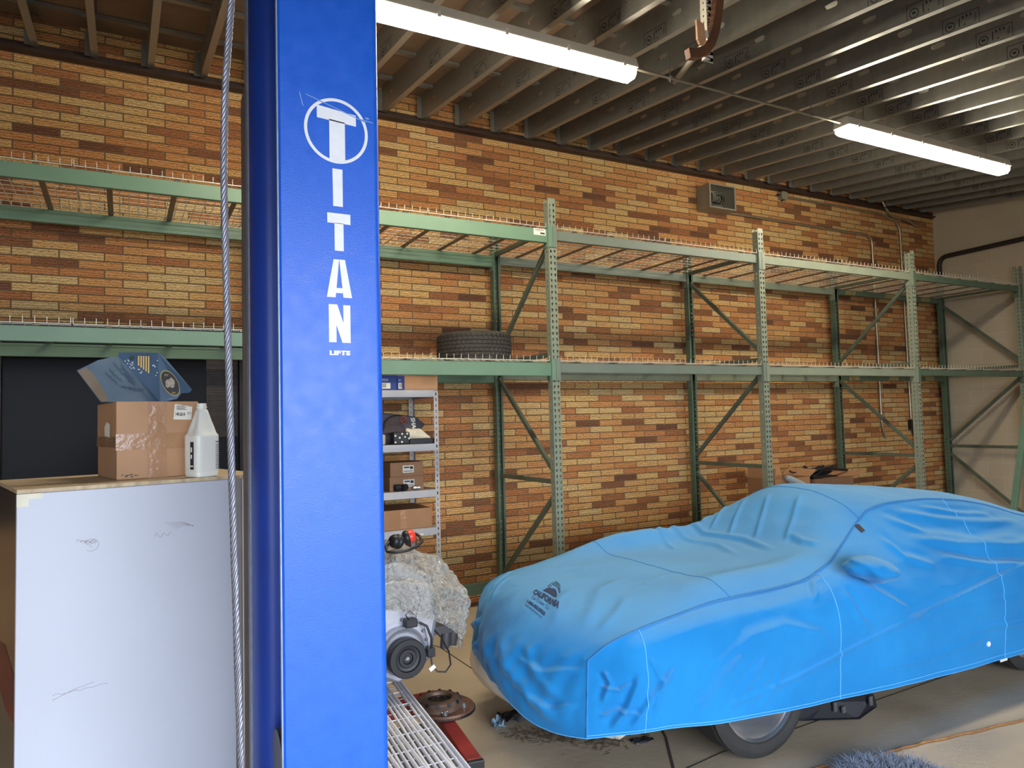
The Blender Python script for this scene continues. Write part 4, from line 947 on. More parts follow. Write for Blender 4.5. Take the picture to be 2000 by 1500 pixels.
# greyer blue on the upward faces, oily dirt on the nose
sx2 = n_.new('ShaderNodeSeparateXYZ'); l_.new(g.outputs['Position'], sx2.inputs[0]); nn = n_.new('ShaderNodeSeparateXYZ'); l_.new(g.outputs['Normal'], nn.inputs[0])
du = n_.new('ShaderNodeMapRange'); l_.new(nn.outputs[2], du.inputs[0]); du.inputs[1].default_value = .35; du.inputs[2].default_value = 1.0; du.inputs[3].default_value = 0; du.inputs[4].default_value = .42
mxd = n_.new('ShaderNodeMixRGB'); l_.new(du.outputs[0], mxd.inputs[0]); l_.new(r_.outputs[0], mxd.inputs[1]); mxd.inputs[2].default_value = lin((124, 164, 190))
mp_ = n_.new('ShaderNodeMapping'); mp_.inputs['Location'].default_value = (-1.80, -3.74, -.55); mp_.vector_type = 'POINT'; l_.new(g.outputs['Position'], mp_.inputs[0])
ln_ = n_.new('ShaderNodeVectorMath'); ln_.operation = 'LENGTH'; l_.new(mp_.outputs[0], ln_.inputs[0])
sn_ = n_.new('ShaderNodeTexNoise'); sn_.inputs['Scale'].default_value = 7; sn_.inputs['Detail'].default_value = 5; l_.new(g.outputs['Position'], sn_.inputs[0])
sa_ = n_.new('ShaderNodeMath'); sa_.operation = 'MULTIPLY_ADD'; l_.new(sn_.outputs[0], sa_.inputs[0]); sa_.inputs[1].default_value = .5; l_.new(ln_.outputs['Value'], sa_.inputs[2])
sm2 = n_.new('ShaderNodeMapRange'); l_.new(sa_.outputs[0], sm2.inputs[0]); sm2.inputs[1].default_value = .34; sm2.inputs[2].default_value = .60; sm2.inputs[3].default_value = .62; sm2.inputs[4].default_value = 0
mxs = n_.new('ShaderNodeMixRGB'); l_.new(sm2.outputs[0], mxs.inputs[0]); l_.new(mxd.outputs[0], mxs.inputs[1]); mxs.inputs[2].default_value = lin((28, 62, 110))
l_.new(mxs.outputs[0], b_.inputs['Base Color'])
wv_ = n_.new('ShaderNodeTexNoise'); wv_.inputs['Scale'].default_value = 14; wv_.inputs['Detail'].default_value = 8; l_.new(g.outputs['Position'], wv_.inputs[0])
bp_ = n_.new('ShaderNodeBump'); bp_.inputs['Strength'].default_value = .22; bp_.inputs['Distance'].default_value = .01; l_.new(wv_.outputs[0], bp_.inputs['Height']); l_.new(bp_.outputs[0], b_.inputs['Normal'])
cov = thing('car_cover', (4.3, CY, .15), 'bright blue cloth car cover draped over a low sports car', 'car cover')
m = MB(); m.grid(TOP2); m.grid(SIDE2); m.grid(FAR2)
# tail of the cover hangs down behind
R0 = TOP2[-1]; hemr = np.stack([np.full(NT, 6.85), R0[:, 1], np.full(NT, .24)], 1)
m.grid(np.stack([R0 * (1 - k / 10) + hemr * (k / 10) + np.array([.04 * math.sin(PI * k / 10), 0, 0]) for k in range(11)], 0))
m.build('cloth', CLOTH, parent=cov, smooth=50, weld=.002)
SEAM = mat('seam_blue', (52, 124, 186), .9, 0, .05, 30); STIT = mat('stitch_pale', (96, 178, 232), .9, 0, .05, 30)
m = MB(); m.tube(TOP2[:, 0] + np.array([0, -.001, .001]), .0042, 6)
i0 = NFR + int(np.argmin(abs(sx_ - 4.14))); row = TOP2[i0] + TN[i0] * .001; m.tube(row, .003, 6)
i1 = NFR + int(np.argmin(abs(sx_ - 2.80))); row = TOP2[i1] + TN[i1] * .001; m.tube(row, .0025, 6); m.tube(TOP2[:, -1] + np.array([0, .001, .001]), .0042, 6)
m.build('seam', SEAM, parent=cov, smooth=60)
m = MB()
for xs_ in (2.2, 3.47, 5.05):
    i = int(np.argmin(abs(sx_ - xs_))); m.tube(SIDE2[i] + SN[i] * .0012, .0028, 5)
for vo in (-1, -4): m.tube(SIDE2[:, vo] + SN[:, vo] * .0012, .0022, 5)
m.tube(TOP2[0] + np.array([-.0015, 0, 0]), .003, 5)
tag(m.build('stitching', STIT, parent=cov, smooth=60), 'paler stitch lines')
# mirror pocket
P = np.zeros((25, 33, 3))
for i in range(25):
    ph = PI * i / 24
    for k in range(33):
        t_ = 2 * PI * k / 32; s_ = math.sin(ph)
        x = math.cos(ph) * -.185; yy_ = s_ * math.cos(t_) * .125; zz_ = s_ * math.sin(t_) * .074
        if x > .05: zz_ *= .92
        p = Vector((x, yy_, zz_)); d = 1 + .16 * mnoise.noise((x * 14, yy_ * 12, zz_ * 20 + 3)) - .10 * abs(mnoise.noise((x * 9 + 5, yy_ * 9, zz_ * 16)))
        P[i, k] = (3.75 + x * d, 2.70 + yy_ * d - .03 * (x > 0) * x, .895 + zz_ * d - x * .22 - .01)
m = MB(); m.grid(P); m.build('mirror_pocket', CLOTH, parent=cov, smooth=60, weld=1e-4)
# dark maker's tag at the pillar seam, white grommet, printed emblem and writing
m = MB(); i = NFR + int(np.argmin(abs(sx_ - 4.07))); p = Vector(TOP2[i, 0]); m.add([p + Vector(v) for v in ((-.012, -.012, -.004), (.026, -.012, .004), (.030, -.052, -.033), (-.008, -.053, -.042))], [(0, 1, 2, 3)])
o = m.build('sewn_tag', mat('tag_dark', (62, 58, 58), .8), parent=cov); q_ = o.modifiers.new('t', 'SOLIDIFY'); q_.thickness = .002
tag(o, 'small dark sewn tag')
i = int(np.argmin(abs(sx_ - 4.86))); j = NV - 15; p = Vector(SIDE2[i, j]); m = MB(); m.lathe([(.004, .004), (.006, .006), (.016, .006), (.018, 0)], p, tuple(SN[i, j]), 20); tag(m.build('grommet', WHITE, parent=cov, smooth=40), 'white grommet near the hem')
def hood(a, b):      # a: metres toward the viewer's right along the nose, b: metres up the hood
    Y = 3.567 - a + .9 * b; X0 = 2.022 + b - .04 * a
    t_ = np.clip((Y - SYs[90]) / (2 * (CY - SYs[90])), 0.001, .999); jf = t_ * (NT - 1); j0_ = int(jf); fj = jf - j0_
    col = TOP2[:, j0_] * (1 - fj) + TOP2[:, j0_ + 1] * fj; cn = TN[:, j0_]
    xs2 = col[NFR - 6:, 0]; k = int(np.searchsorted(xs2, X0)); k = min(max(k, 1), len(xs2) - 1); f_ = (X0 - xs2[k - 1]) / (xs2[k] - xs2[k - 1])
    p = col[NFR - 6 + k - 1] * (1 - f_) + col[NFR - 6 + k] * f_ + cn[NFR - 6 + k] * .0022
    return (float(p[0]), Y, float(p[2]))
DK = mat('print_navy', (44, 56, 92), .85, 0, .1, 40); DK2 = mat('print_brown', (84, 78, 96), .85)
m = MB(); S1 = 1.0
put_text(m, 'CALIFORNIA', .1, lambda u, v: hood(u, v), .288, .042, bold=.006)
put_text(m, '1.800.423.5525', .05, lambda u, v: hood(u - .012, v - .066), .205, .018, bold=.003)
put_text(m, 'www.calcarcover.com', .05, lambda u, v: hood(u - .018, v - .084), .195, .011)
put_text(m, 'Car Cover Co', .05, lambda u, v: hood(u + .012, v - .030), .195, .022)
tag(m.build('printed_words', DK, parent=cov, fixn=False), 'dark printed words on the hood')
m = MB()
hill = [(.0, 0), (.145, 0), (.152, .012), (.14, .03), (.115, .05), (.09, .056), (.068, .046), (.045, .046), (.02, .026)]
N_ = len(hill); m.add([hood(.075 + a, .056 + b) for a, b in hill], [tuple(range(N_))])
for k in range(5):
    zc = .052 + .016 * k; hw_ = .075 * math.sqrt(max(.04, 1 - (zc / .128) ** 2)); c_ = .086
    for sgn in ((-1, 1) if k < 2 else (0,)):
        a0, a1 = (c_ - hw_, c_ + hw_) if sgn == 0 else ((c_ + .052 - .02 * k, c_ + hw_ + .006) if sgn > 0 else (c_ - hw_ - .004, c_ - .042 + .012 * k))
        m.add([hood(.075 + a0, .056 + zc), hood(.075 + a1, .056 + zc - .012), hood(.075 + a1, .056 + zc - .005), hood(.075 + a0, .056 + zc + .008)], [(0, 1, 2, 3)])
m.build('printed_emblem', DK, parent=cov, fixn=False)

# the car under it: what shows is the bumper, the wheels and the black sill plate
car = thing('car', (4.3, CY, 0), 'low sports car under the blue cover, white bumper and alloy wheel showing', 'car')
m = MB()
def hull(sc, dz):
    pass
xs_ = [2.12, 2.3, 2.9, 3.5, 3.75, 4.2, 4.6, 5.3, 6.0, 6.6]
tops = [.60, .68, .76, .76, .85, 1.08, 1.10, .98, .84, .70]; hw_t = [.46, .58, .62, .60, .50, .42, .42, .42, .46, .46]; hw_b = [.48, .62, .66, .70, .72, .72, .72, .72, .70, .52]
P = np.zeros((len(xs_), 7, 3))
for i in range(len(xs_)):
    for k, (y_, z_) in enumerate(((-hw_b[i], .27), (-hw_b[i] * 1.02, .48), (-hw_t[i] * 1.05, min(.70, tops[i] - .04)), (0, tops[i]), (hw_t[i] * 1.05, min(.70, tops[i] - .04)), (hw_b[i] * 1.02, .48), (hw_b[i], .27))): P[i, k] = (xs_[i], CY + y_, z_)
m.grid(P); m.add([tuple(P[i, k]) for i in range(len(xs_)) for k in (0, 6)], [(2 * i, 2 * i + 1, 2 * i + 3, 2 * i + 2) for i in range(len(xs_) - 1)])
m.build('body', BLACKM, parent=car, smooth=40)
m = MB(); N_ = 40; P = np.zeros((N_, 13, 3))
for i in range(N_):
    u = -1 + 2 * i / (N_ - 1); bx = 1.895 - .115 * (1 - u * u) + .05 * abs(u) ** 6 * (u > -2); by = CY + u * .655
    for k in range(13):
        a = 2 * PI * k / 12; P[i, k] = (bx + .085 + .075 * max(0, -u - .05) - .035 * max(0, u) + .062 * math.cos(a), by, .325 + .02 * (u + 1) / 2 - .02 * max(0, u) + .085 * math.sin(a))
m.grid(P); tag(m.build('bumper', BUMP, parent=car, smooth=60, weld=1e-5), 'white lower edge of the front bumper')
def wheel(x, y, s, yaw_=0):
    R, rw_, wd = .332, .20, .235
    c = Vector((x, y, R)); ax = Vector((math.sin(yaw_) * -s * 0 + (-math.sin(yaw_)), s * math.cos(yaw_), 0)) if False else Vector((math.sin(yaw_) * s, s * math.cos(yaw_), 0))
    mb = MB(); mb.lathe([(.0, .02), (.045, .022), (.05, .028), (.055, .02), (.06, -.005)], c, ax, 28)
    prof = [(r_ * 1.2, h_) for r_, h_ in ((.195, .085), (.204, .100), (.209, .098), (.206, .088), (.192, .078), (.186, .05), (.176, .044), (.172, .012), (.166, .008), (.164, -.09), (.204, -.10))]
    mb.lathe(prof, c, ax, 48)
    u = ax.orthogonal().normalized(); v = ax.cross(u)
    for k in range(5):
        a = 2 * PI * k / 5 + .25
        for sgn in (-1, 1):
            pts = []
            for rr_, h_, da in ((.05, .012, .0), (.11, -.004, sgn * .10), (.16, -.008, sgn * .16), (.20, .004, sgn * .30)):
                pts.append(c + ax * h_ + (u * math.cos(a + da) + v * math.sin(a + da)) * rr_)
            mb.tube(pts, [.019, .016, .016, .02], 8)
    w_ = mb.build('wheel', CHROME, parent=car, smooth=45)
    mb = MB(); tyre(mb, c, ax, R, .244, wd, 64); mb.build('tire', RUBBER, parent=w_, smooth=35)
    mb = MB(); mb.lathe([(.0, -.055), (.165, -.055), (.165, -.06), (0, -.06)], c, ax, 32); mb.build('brake_plate', BLACKM, parent=w_, smooth=30)  # black brake plate behind the spokes
    return w_
wheel(2.935, 2.885, -1, .04); wheel(2.935, 4.25, 1); wheel(5.43, 2.85, -1); wheel(5.43, 4.25, 1)
sy = lambda a: 2.80 + max(0, 3.72 - a) * .45
m = MB(); m.prism([(3.40, .032), (3.72, .022), (3.88, .06), (3.86, .125), (3.80, .22), (3.40, .22)], lambda a, b, t_: (a, sy(a) + t_, b), 0, .01)
m.prism([(3.42, 2.96), (3.78, 2.815), (3.78, 3.25), (3.42, 3.25)], lambda a, b, t_: (a, b, t_), .20, .22)
sl = m.build('sill_plate', BLACKM, parent=car, bevel=.002)
for x, z_, h_ in ((3.575, .075, .05), (3.62, .065, .035), (3.80, .085, .05)):
    m = MB(); m.box(x, x + .026, sy(x) - .012, sy(x) - .002, z_, z_ + h_); m.lathe([(.006, 0), (.006, .004), (0, .004)], (x + .014, sy(x) - .0122, z_ + h_ * .5), (0, -1, 0), 10)
    tag(m.build('steel_clip', STEEL, parent=sl), 'small bright steel clip')
m = MB(); m.box(5.05, 5.13, 2.735, 2.74, .125, .16); tag(m.build('white_tab', PAPER, parent=car), 'white tab hanging under the hem')

# ------------------------------------------------------------------ engine on its stand, wrapped in plastic
ex, ey, ez = 1.218, 3.40, .642
eng = thing('engine', (1.2, 3.75, .3), 'aluminium car engine with black crank pulley wrapped in clear plastic', 'engine')
m = MB(); m.prism([(1.02, .52), (1.30, .50), (1.40, .58), (1.44, .78), (1.40, 1.0), (1.22, 1.1), (1.02, 1.08), (.93, .85), (.95, .6)], lambda a, b, t_: (a, t_, b), 3.52, 4.02)
m.build('block', ALU, parent=eng, bevel=.03, seg=3)
m = MB(); m.prism([(1.08, .56), (1.20, .50), (1.33, .55), (1.365, .66), (1.345, .76), (1.30, .80), (1.33, .90), (1.30, .985), (1.18, 1.01), (1.04, .98), (1.0, .8)], lambda a, b, t_: (a, t_, b), 3.475, 3.5195)
m.build('timing_cover', ALU, parent=eng, bevel=.012, seg=3)
m = MB(); m.lathe([(.118, -.0), (.118, .03), (.108, .036), (.10, .03), (.085, .03)], (ex - .005, 3.474, ez + .02), (0, -1, 0), 48); m.build('cover_ring', ALU, parent=eng, smooth=40)
m = MB(); m.lathe([(.090, -.03), (.094, -.026), (.094, -.020), (.088, -.016), (.094, -.012), (.094, -.004), (.088, 0), (.094, .004), (.094, .016), (.090, .020), (.064, .020), (.060, .012), (.046, .010), (.042, .014), (.028, .014), (.024, .006), (.018, .006)], (ex, ey, ez), (0, -1, 0), 56)
pu = m.build('crank_pulley', BLACK, parent=eng, smooth=35)
m = MB(); m.lathe([(.017, .004), (.017, .014), (.012, .018), (.009, .012), (0, .012)], (ex, ey, ez), (0, -1, 0), 6); m.build('hub_bolt', STEEL, parent=pu)
m = MB(); m.lathe([(.022, 0), (.022, .055)], (ex, 3.475, ez), (0, -1, 0), 20); m.build('crank_snout', BLACKM, parent=eng, smooth=40)
for k in range(9):
    a = -1.1 + k * .33; m = MB(); m.lathe([(.009, 0), (.009, .008), (.006, .012), (0, .012)], (1.215 + .135 * math.cos(a), 3.474, .66 + .15 * math.sin(a)), (0, -1, 0), 8); m.build('cover_bolt', STEEL, parent=eng)
for b_x in ((1.225, 1.285, .775, .815), (1.335, 1.375, .615, .66)):
    m = MB(); m.box(b_x[0], b_x[1], 3.42, 3.47, b_x[2], b_x[3]); m.build('sensor_plug', BLACK, parent=eng, bevel=.005)
m = MB(); m.tube([(1.30, 3.44, .79), (1.335, 3.43, .77), (1.355, 3.42, .71), (1.358, 3.43, .65)], .006, 8); m.tube([(1.355, 3.43, .615), (1.355, 3.42, .58), (1.375, 3.40, .548), (1.415, 3.39, .543), (1.447, 3.40, .57), (1.456, 3.44, .62), (1.44, 3.5, .68), (1.41, 3.53, .72)], .0045, 8); m.tube([(1.245, 3.44, .81), (1.225, 3.43, .84), (1.25, 3.44, .856), (1.275, 3.45, .83)], .003, 6)
m.build('wiring', BLACK, parent=eng, smooth=60)
m = MB(); m.bar((1.336, 3.405, .562), (1.362, 3.40, .58), .012, .02); m.build('connector_tip', PAPER, parent=eng)
m = MB()
for k, (x, z) in enumerate(((1.53, .62), (1.575, .63))): m.lathe([(.022, -.05), (.026, -.04), (.026, .05), (.02, .06)], (x, 3.66, z), (.1, 0, 1), 16)
m.box(1.43, 1.56, 3.62, 3.70, .66, .70); m.build('exhaust_ports', mat('port_grey', (84, 82, 84), .6, .2), parent=eng, smooth=40)
# clear bag
PL = bpy.data.materials.new('clear_plastic'); PL.use_nodes = True; n, l = nt(PL); pb_ = n['Principled BSDF']; pb_.inputs['Base Color'].default_value = lin((244, 240, 230)); pb_.inputs['Roughness'].default_value = .06; pb_.inputs['Metallic'].default_value = .0; pb_.inputs['Coat Weight'].default_value = .6; pb_.inputs['Specular IOR Level'].default_value = .9
tr = n.new('ShaderNodeBsdfTransparent'); tr.inputs[0].default_value = lin((238, 236, 228)); ms = n.new('ShaderNodeMixShader'); lw = n.new('ShaderNodeLayerWeight'); lw.inputs[0].default_value = .35
mr = n.new('ShaderNodeMapRange'); l.new(lw.outputs['Facing'], mr.inputs[0]); mr.inputs[3].default_value = .26; mr.inputs[4].default_value = .74
l.new(mr.outputs[0], ms.inputs[0]); l.new(tr.outputs[0], ms.inputs[1]); l.new(pb_.outputs[0], ms.inputs[2]); l.new(ms.outputs[0], n['Material Output'].inputs[0])
tcn = n.new('ShaderNodeNewGeometry'); vo = n.new('ShaderNodeTexNoise'); vo.inputs['Scale'].default_value = 22; vo.inputs['Detail'].default_value = 3; vo.inputs['Distortion'].default_value = 2.0; l.new(tcn.outputs['Position'], vo.inputs[0])
bp = n.new('ShaderNodeBump'); bp.inputs['Strength'].default_value = 1.0; bp.inputs['Distance'].default_value = .06; l.new(vo.outputs[0], bp.inputs['Height']); l.new(bp.outputs[0], pb_.inputs['Normal'])
NA, NB = 110, 150; P = np.zeros((NA, NB + 1, 3))
for i in range(NA):
    v = i / (NA - 1)                     # 0 top .. 1 skirt
    for k in range(NB + 1):
        t_ = 2 * PI * k / NB; c_, s_ = math.cos(t_), math.sin(t_)
        rx = .30 * min(1, (v * 1.55 + .02)) ** .62; ry = .36 * min(1, (v * 1.6 + .02)) ** .7
        zb_ = .85 - .27 * max(0, c_) ** 1.1 - .05 * max(0, s_) + .02 * math.sin(5 * t_)
        x = 1.29 + .03 * v + rx * c_ * (1.0 + .10 * max(0, c_)); y = 3.70 + ry * s_
        if c_ > .5 and v > .85: x -= (v - .85) * .7 * (c_ - .5)
        z = 1.165 - (1.165 - zb_) * v ** 1.35 - .06 * max(0, c_) * (1 - v)
        q1 = Vector((x * 6, y * 6, z * 6)); d1 = mnoise.voronoi(q1)[0]; e_ = (d1[1] - d1[0]) * .055
        q2 = q1 * 2.7; d2 = mnoise.voronoi(q2)[0]; e_ += (d2[1] - d2[0]) * .032
        e_ += mnoise.noise(q1 * .6) * .05
        e_ = (e_ - .03) * min(1, v * 4)
        P[i, k] = (x + c_ * e_ * 1.1, y + s_ * e_, z + e_ * .8 * (1 - v))
m = MB(); m.grid(P); o = m.build('plastic_bag', PL, smooth=28, weld=1e-5, origin=(1.3, 3.7, .6)); tag(o, 'crumpled clear plastic bag draped over the engine', 'bag')
# ear muffs lying on the bag
t = thing('ear_muffs', (1.27, 3.58, 1.16), 'black and red ear muffs lying on top of the plastic bag', 'ear muffs')
def cup(x, y, z, ax, m1, name):
    mb = MB(); mb.lathe([(.012, -.018), (.03, -.022), (.037, -.012), (.037, 0), (.032, .006)], (x, y, z), ax, 28); o = mb.build('ear_cushion', BLACK, parent=t, smooth=50)
    mb = MB(); mb.lathe([(.033, .0062), (.034, .02), (.028, .034), (.014, .04), (0, .041)], (x, y, z), ax, 28); mb.build(name, m1, parent=t, smooth=50)
cup(1.222, 3.53, 1.185, (-.8, -.3, .2), BLACK, 'cup_shell'); cup(1.285, 3.545, 1.198, (.9, -.15, .25), ORNG, 'red_cup_shell')
m = MB(); pts = [(1.322, 3.545, 1.215), (1.345, 3.53, 1.20), (1.342, 3.49, 1.178), (1.30, 3.455, 1.162), (1.24, 3.44, 1.15), (1.19, 3.445, 1.147), (1.15, 3.47, 1.15), (1.155, 3.51, 1.17), (1.185, 3.53, 1.187)]
m.tube(pts, .0075, 8); m.build('headband', BLACK, parent=t, smooth=60)
# red engine stand
t = thing('engine_stand', (1.25, 3.9, 0), 'red steel engine stand under the wrapped engine', 'engine stand')
m = MB(); m.bar((1.53, 3.92, .20), (1.415, 3.07, .20), .075, .09); m.bar((.92, 3.92, .20), (.88, 3.34, .20), .075, .09); m.build('leg', RED, parent=t, bevel=.006)
m = MB(); m.bar((.86, 3.93, .20), (1.58, 3.93, .20), .075, .09); m.build('crossbar', RED, parent=t, bevel=.006)
m = MB(); m.bar((1.22, 4.16, .16), (1.22, 4.16, .95), .08, .08, upv=(0, 1, 0)); m.bar((1.22, 3.975, .2), (1.22, 4.13, .2), .075, .09); m.build('mast', RED, parent=t, bevel=.006)
m = MB(); m.lathe([(.09, 0), (.09, .06)], (1.2, 4.025, .75), (0, 1, 0), 24); m.lathe([(.04, .06), (.04, .10)], (1.2, 4.025, .75), (0, 1, 0), 20); m.build('mount_plate', RED, parent=t, smooth=40)
m = MB(); m.bar((1.4148, 3.068, .20), (1.411, 3.04, .20), .076, .092); m.build('end_cap', BLACK, parent=t, bevel=.003)
for x, y in ((1.43, 3.14), (1.52, 3.85), (.885, 3.38), (.91, 3.85)):
    m = MB(); m.lathe([(.02, -.015), (.06, -.015), (.064, 0), (.06, .015), (.02, .015)], (x, y, .0645), (1, 0, 0), 22); cst = m.build('caster', BLACK, parent=t, smooth=40)
    m = MB(); m.box(x - .025, x - .019, y - .02, y + .02, .055, .154); m.box(x + .019, x + .025, y - .02, y + .02, .055, .154); m.build('caster_fork', STEEL, parent=cst)
# flywheel with the clutch cover on it, lying on the stand's leg
t = thing('flywheel', (1.512, 3.66, .246), 'rusty round flywheel resting on the leg of the red engine stand', 'flywheel')
fc = Vector((1.515, 3.66, .247))
m = MB(); m.lathe([(.03, 0), (.158, 0), (.162, .003), (.162, .012), (.158, .024), (.03, .024)], fc, (0, 0, 1), 72, closed=True); m.build('disc', RUST, parent=t, smooth=35)
m = MB()
for k in range(110):
    a = 2 * PI * k / 110; m.bar(fc + Vector((math.cos(a) * .160, math.sin(a) * .160, .007)), fc + Vector((math.cos(a) * .166, math.sin(a) * .166, .007)), .004, .012)
m.build('ring_gear', BLACKM, parent=t)
t = thing('clutch_cover', (1.505, 3.665, .272), 'brown metal clutch cover with spring fingers lying on the flywheel', 'clutch')
cc = Vector((1.492, 3.675, .272)); m = MB()
m.lathe([(.132, 0), (.132, .014), (.126, .020), (.116, .026), (.110, .038), (.096, .044), (.072, .046), (.066, .040), (.064, .022)], cc, (0, 0, 1), 64); m.build('cover', mat('clutch_brown', (116, 92, 78), .5, .5, .18, 14, .08, 60), parent=t, smooth=40)
m = MB()
for k in range(18):
    a = 2 * PI * k / 18; m.bar(cc + Vector((math.cos(a) * .068, math.sin(a) * .068, .026)), cc + Vector((math.cos(a) * .026, math.sin(a) * .026, .034)), .011, .004)
m.build('spring_fingers', BLACKM, parent=t)
for k in range(6):
    m = MB(); a = 2 * PI * k / 6 + .35; p = cc + Vector((math.cos(a) * .136, math.sin(a) * .136, .0))
    m.lathe([(.020, 0), (.020, .010), (.012, .013), (.012, .020), (0, .020)], p, (0, 0, 1), 16); m.build('mounting_ear', STEEL, parent=t, smooth=40)
m = MB()
for k in range(12):
    a = 2 * PI * k / 12 + .1; p = cc + Vector((math.cos(a) * .1145, math.sin(a) * .1145, .034)); m.lathe([(.010, .0), (.010, .004), (0, .004)], p, (math.cos(a), math.sin(a), .45), 12)
m.build('cover_slots', BLACK, parent=t)
m = MB(); a = -1.75; p = cc + Vector((math.cos(a) * .1335, math.sin(a) * .1335, .010)); m.bar(p + Vector((-.016, -.001, 0)), p + Vector((.016, -.004, 0)), .003, .011); m.build('part_tag', PAPER, parent=t)
# white wire shelf panels stacked on a low grey platform cart
t = thing('platform_cart', (.95, 2.9, 0), 'low grey platform cart under the stack of white wire shelves', 'cart')
m = MB(); m.prism([(.74, 2.42), (1.185, 2.42), (1.275, 3.24), (.80, 3.24)], lambda a, b, t_: (a, b, t_), .345, .395); m.build('platform', mat('platform_grey', (156, 152, 150), .7, 0, .1, 6), parent=t, bevel=.008)
for x, y in ((.80, 2.5), (1.12, 2.5), (.86, 3.15), (1.2, 3.15)):
    m = MB(); m.box(x - .02, x + .02, y - .02, y + .02, .09, .344); m.build('leg', BLACKM, parent=t, bevel=.003)
    m = MB(); m.lathe([(.01, -.013), (.044, -.013), (.046, 0), (.044, .013), (.01, .013)], (x, y, .046), (1, 0, 0), 20); m.build('caster', BLACK, parent=t, smooth=40)
WW = mat('coated_wire', (240, 240, 246), .4, 0, .03, 10)
spec = ((0, .4005, 'lowest of the white wire shelf panels stacked by the blue column'), (1, .424, 'middle one of the white wire shelf panels stacked by the blue column'), (2, .4475, 'topmost of the white wire shelf panels stacked by the blue column'))
for lv, z0, lab_ in spec:
    root = thing('wire_shelf_panel', (1.0, 2.9, z0), lab_, 'wire shelf', 'white wire shelf panels')
    y0, y1 = 2.44 + .03 * lv, 3.80 + .03 * lv; xr0 = lambda y: .76 + (y - 2.42) * .055 - .008 * lv; xr1 = lambda y: 1.172 + (y - 2.42) * .085 - .012 * lv
    m = MB()
    for k in range(18):
        f_ = (k + .5) / 18; sk = .012 * ((k % 4) - 1.5)
        ya, yb = y0 + .02 * (k % 4), y1 - .03 * (k % 3)
        m.tube([(xr0(ya) + (xr1(ya) - xr0(ya)) * f_ + sk * .4, ya, z0 + .0085 + .002 * (k % 4)), (xr0(yb) + (xr1(yb) - xr0(yb)) * f_ - sk, yb, z0 + .0085 + .001 * (k % 4))], .0046, 6)
    m.build('rods', WW, parent=root, smooth=60)
    m = MB()
    for j in range(9):
        y = y0 + .05 + (y1 - y0 - .1) * j / 8; m.tube([(xr0(y), y, z0 + .0032), (xr1(y), y, z0 + .0032)], .0028, 6)
    m.build('cross_rod', WW, parent=root, smooth=60)
    m = MB(); m.bar((xr1(y0) + .004, y0, z0 + .011), (xr1(y1) + .004, y1, z0 + .011), .006, .022); m.build('edge_rail', WW, parent=root, bevel=.001)

# ------------------------------------------------------------------ things on the floor
m = MB(); pts = [(6.2, 2.10), (5.4, 2.22), (4.528, 2.344), (4.125, 2.401), (3.76, 2.462), (3.55, 2.487), (3.365, 2.511), (3.08, 2.562), (2.7, 2.60), (2.4, 2.52)]
P = []
for a, b in zip(pts, pts[1:]):
    for k in range(8): f_ = k / 8; P.append((a[0] + (b[0] - a[0]) * f_, a[1] + (b[1] - a[1]) * f_ + .004 * math.sin((a[0] + f_) * 9), .0062))
m.tube(P, .005, 8); o = m.build('extension_cord', mat('cord_orange', (168, 112, 58), .6, 0, .25, 30), smooth=60); tag(o, 'thin orange extension cord lying on the floor beside the car', 'cord')
rg = thing('shaggy_rug', (3.22, 2.22, 0), 'shaggy blue grey rug at the bottom edge of the picture', 'rug')
m = MB(); m.lathe([(.0, .001), (.27, .001), (.275, .006), (.27, .012), (0, .012)], (3.22, 2.22, 0), (0, 0, 1), 48); m.build('backing', mat('rug_back', (92, 98, 110), .9), parent=rg)
rnd = random.Random(9); m = MB()
for k in range(5200):
    a = rnd.random() * 2 * PI; r_ = .27 * math.sqrt(rnd.random()); x, y = 3.22 + r_ * math.cos(a), 2.22 + r_ * math.sin(a)
    if y < 2.12 and rnd.random() < .5: continue
    dx, dy = rnd.gauss(0, .016) + (x - 3.22) * .06, rnd.gauss(0, .016) + (y - 2.22) * .06; h_ = rnd.uniform(.035, .06); w_ = .0028; ca, sa = math.cos(a * 7), math.sin(a * 7)
    b0, b1 = Vector((x - w_ * ca, y - w_ * sa, .012)), Vector((x + w_ * ca, y + w_ * sa, .012)); md = Vector((x + dx * .4, y + dy * .4, .012 + h_ * .65)); tp = Vector((x + dx * 1.6, y + dy * 1.6, .012 + h_))
    wv3 = Vector((w_ * ca, w_ * sa, 0))
    m.add([b0, b1, md + wv3 * .8, md - wv3 * .8, tp], [(0, 1, 2, 3), (3, 2, 4)])
o = m.build('pile', mat('rug_pile', (138, 148, 166), .95, 0, .15, 30, rgb2=(104, 114, 134)), parent=rg, fixn=False); o['kind'] = 'stuff'
m = MB(); rnd = random.Random(14)
for k in range(420):
    f_ = rnd.random(); x = 1.98 + .42 * f_ + rnd.gauss(0, .05); y = 3.72 - .42 * f_ + rnd.gauss(0, .045) ; a = rnd.random() * PI; L = rnd.uniform(.008, .05); w_ = rnd.uniform(.001, .004); z = rnd.uniform(.002, .012)
    d = Vector((math.cos(a), math.sin(a), rnd.uniform(-.1, .1))); s_ = Vector((-math.sin(a), math.cos(a), 0)) * w_; c = Vector((x, y, z))
    m.add([c - d * L / 2 - s_, c + d * L / 2 - s_, c + d * L / 2 + s_, c - d * L / 2 + s_], [(0, 1, 2, 3)])
o = m.build('dry_litter', mat('straw', (140, 120, 92), .95, 0, .3, 40, rgb2=(70, 60, 50)), fixn=False); tag(o, 'dry straw and leaf litter on the floor under the nose of the car', 'litter', kind='stuff')
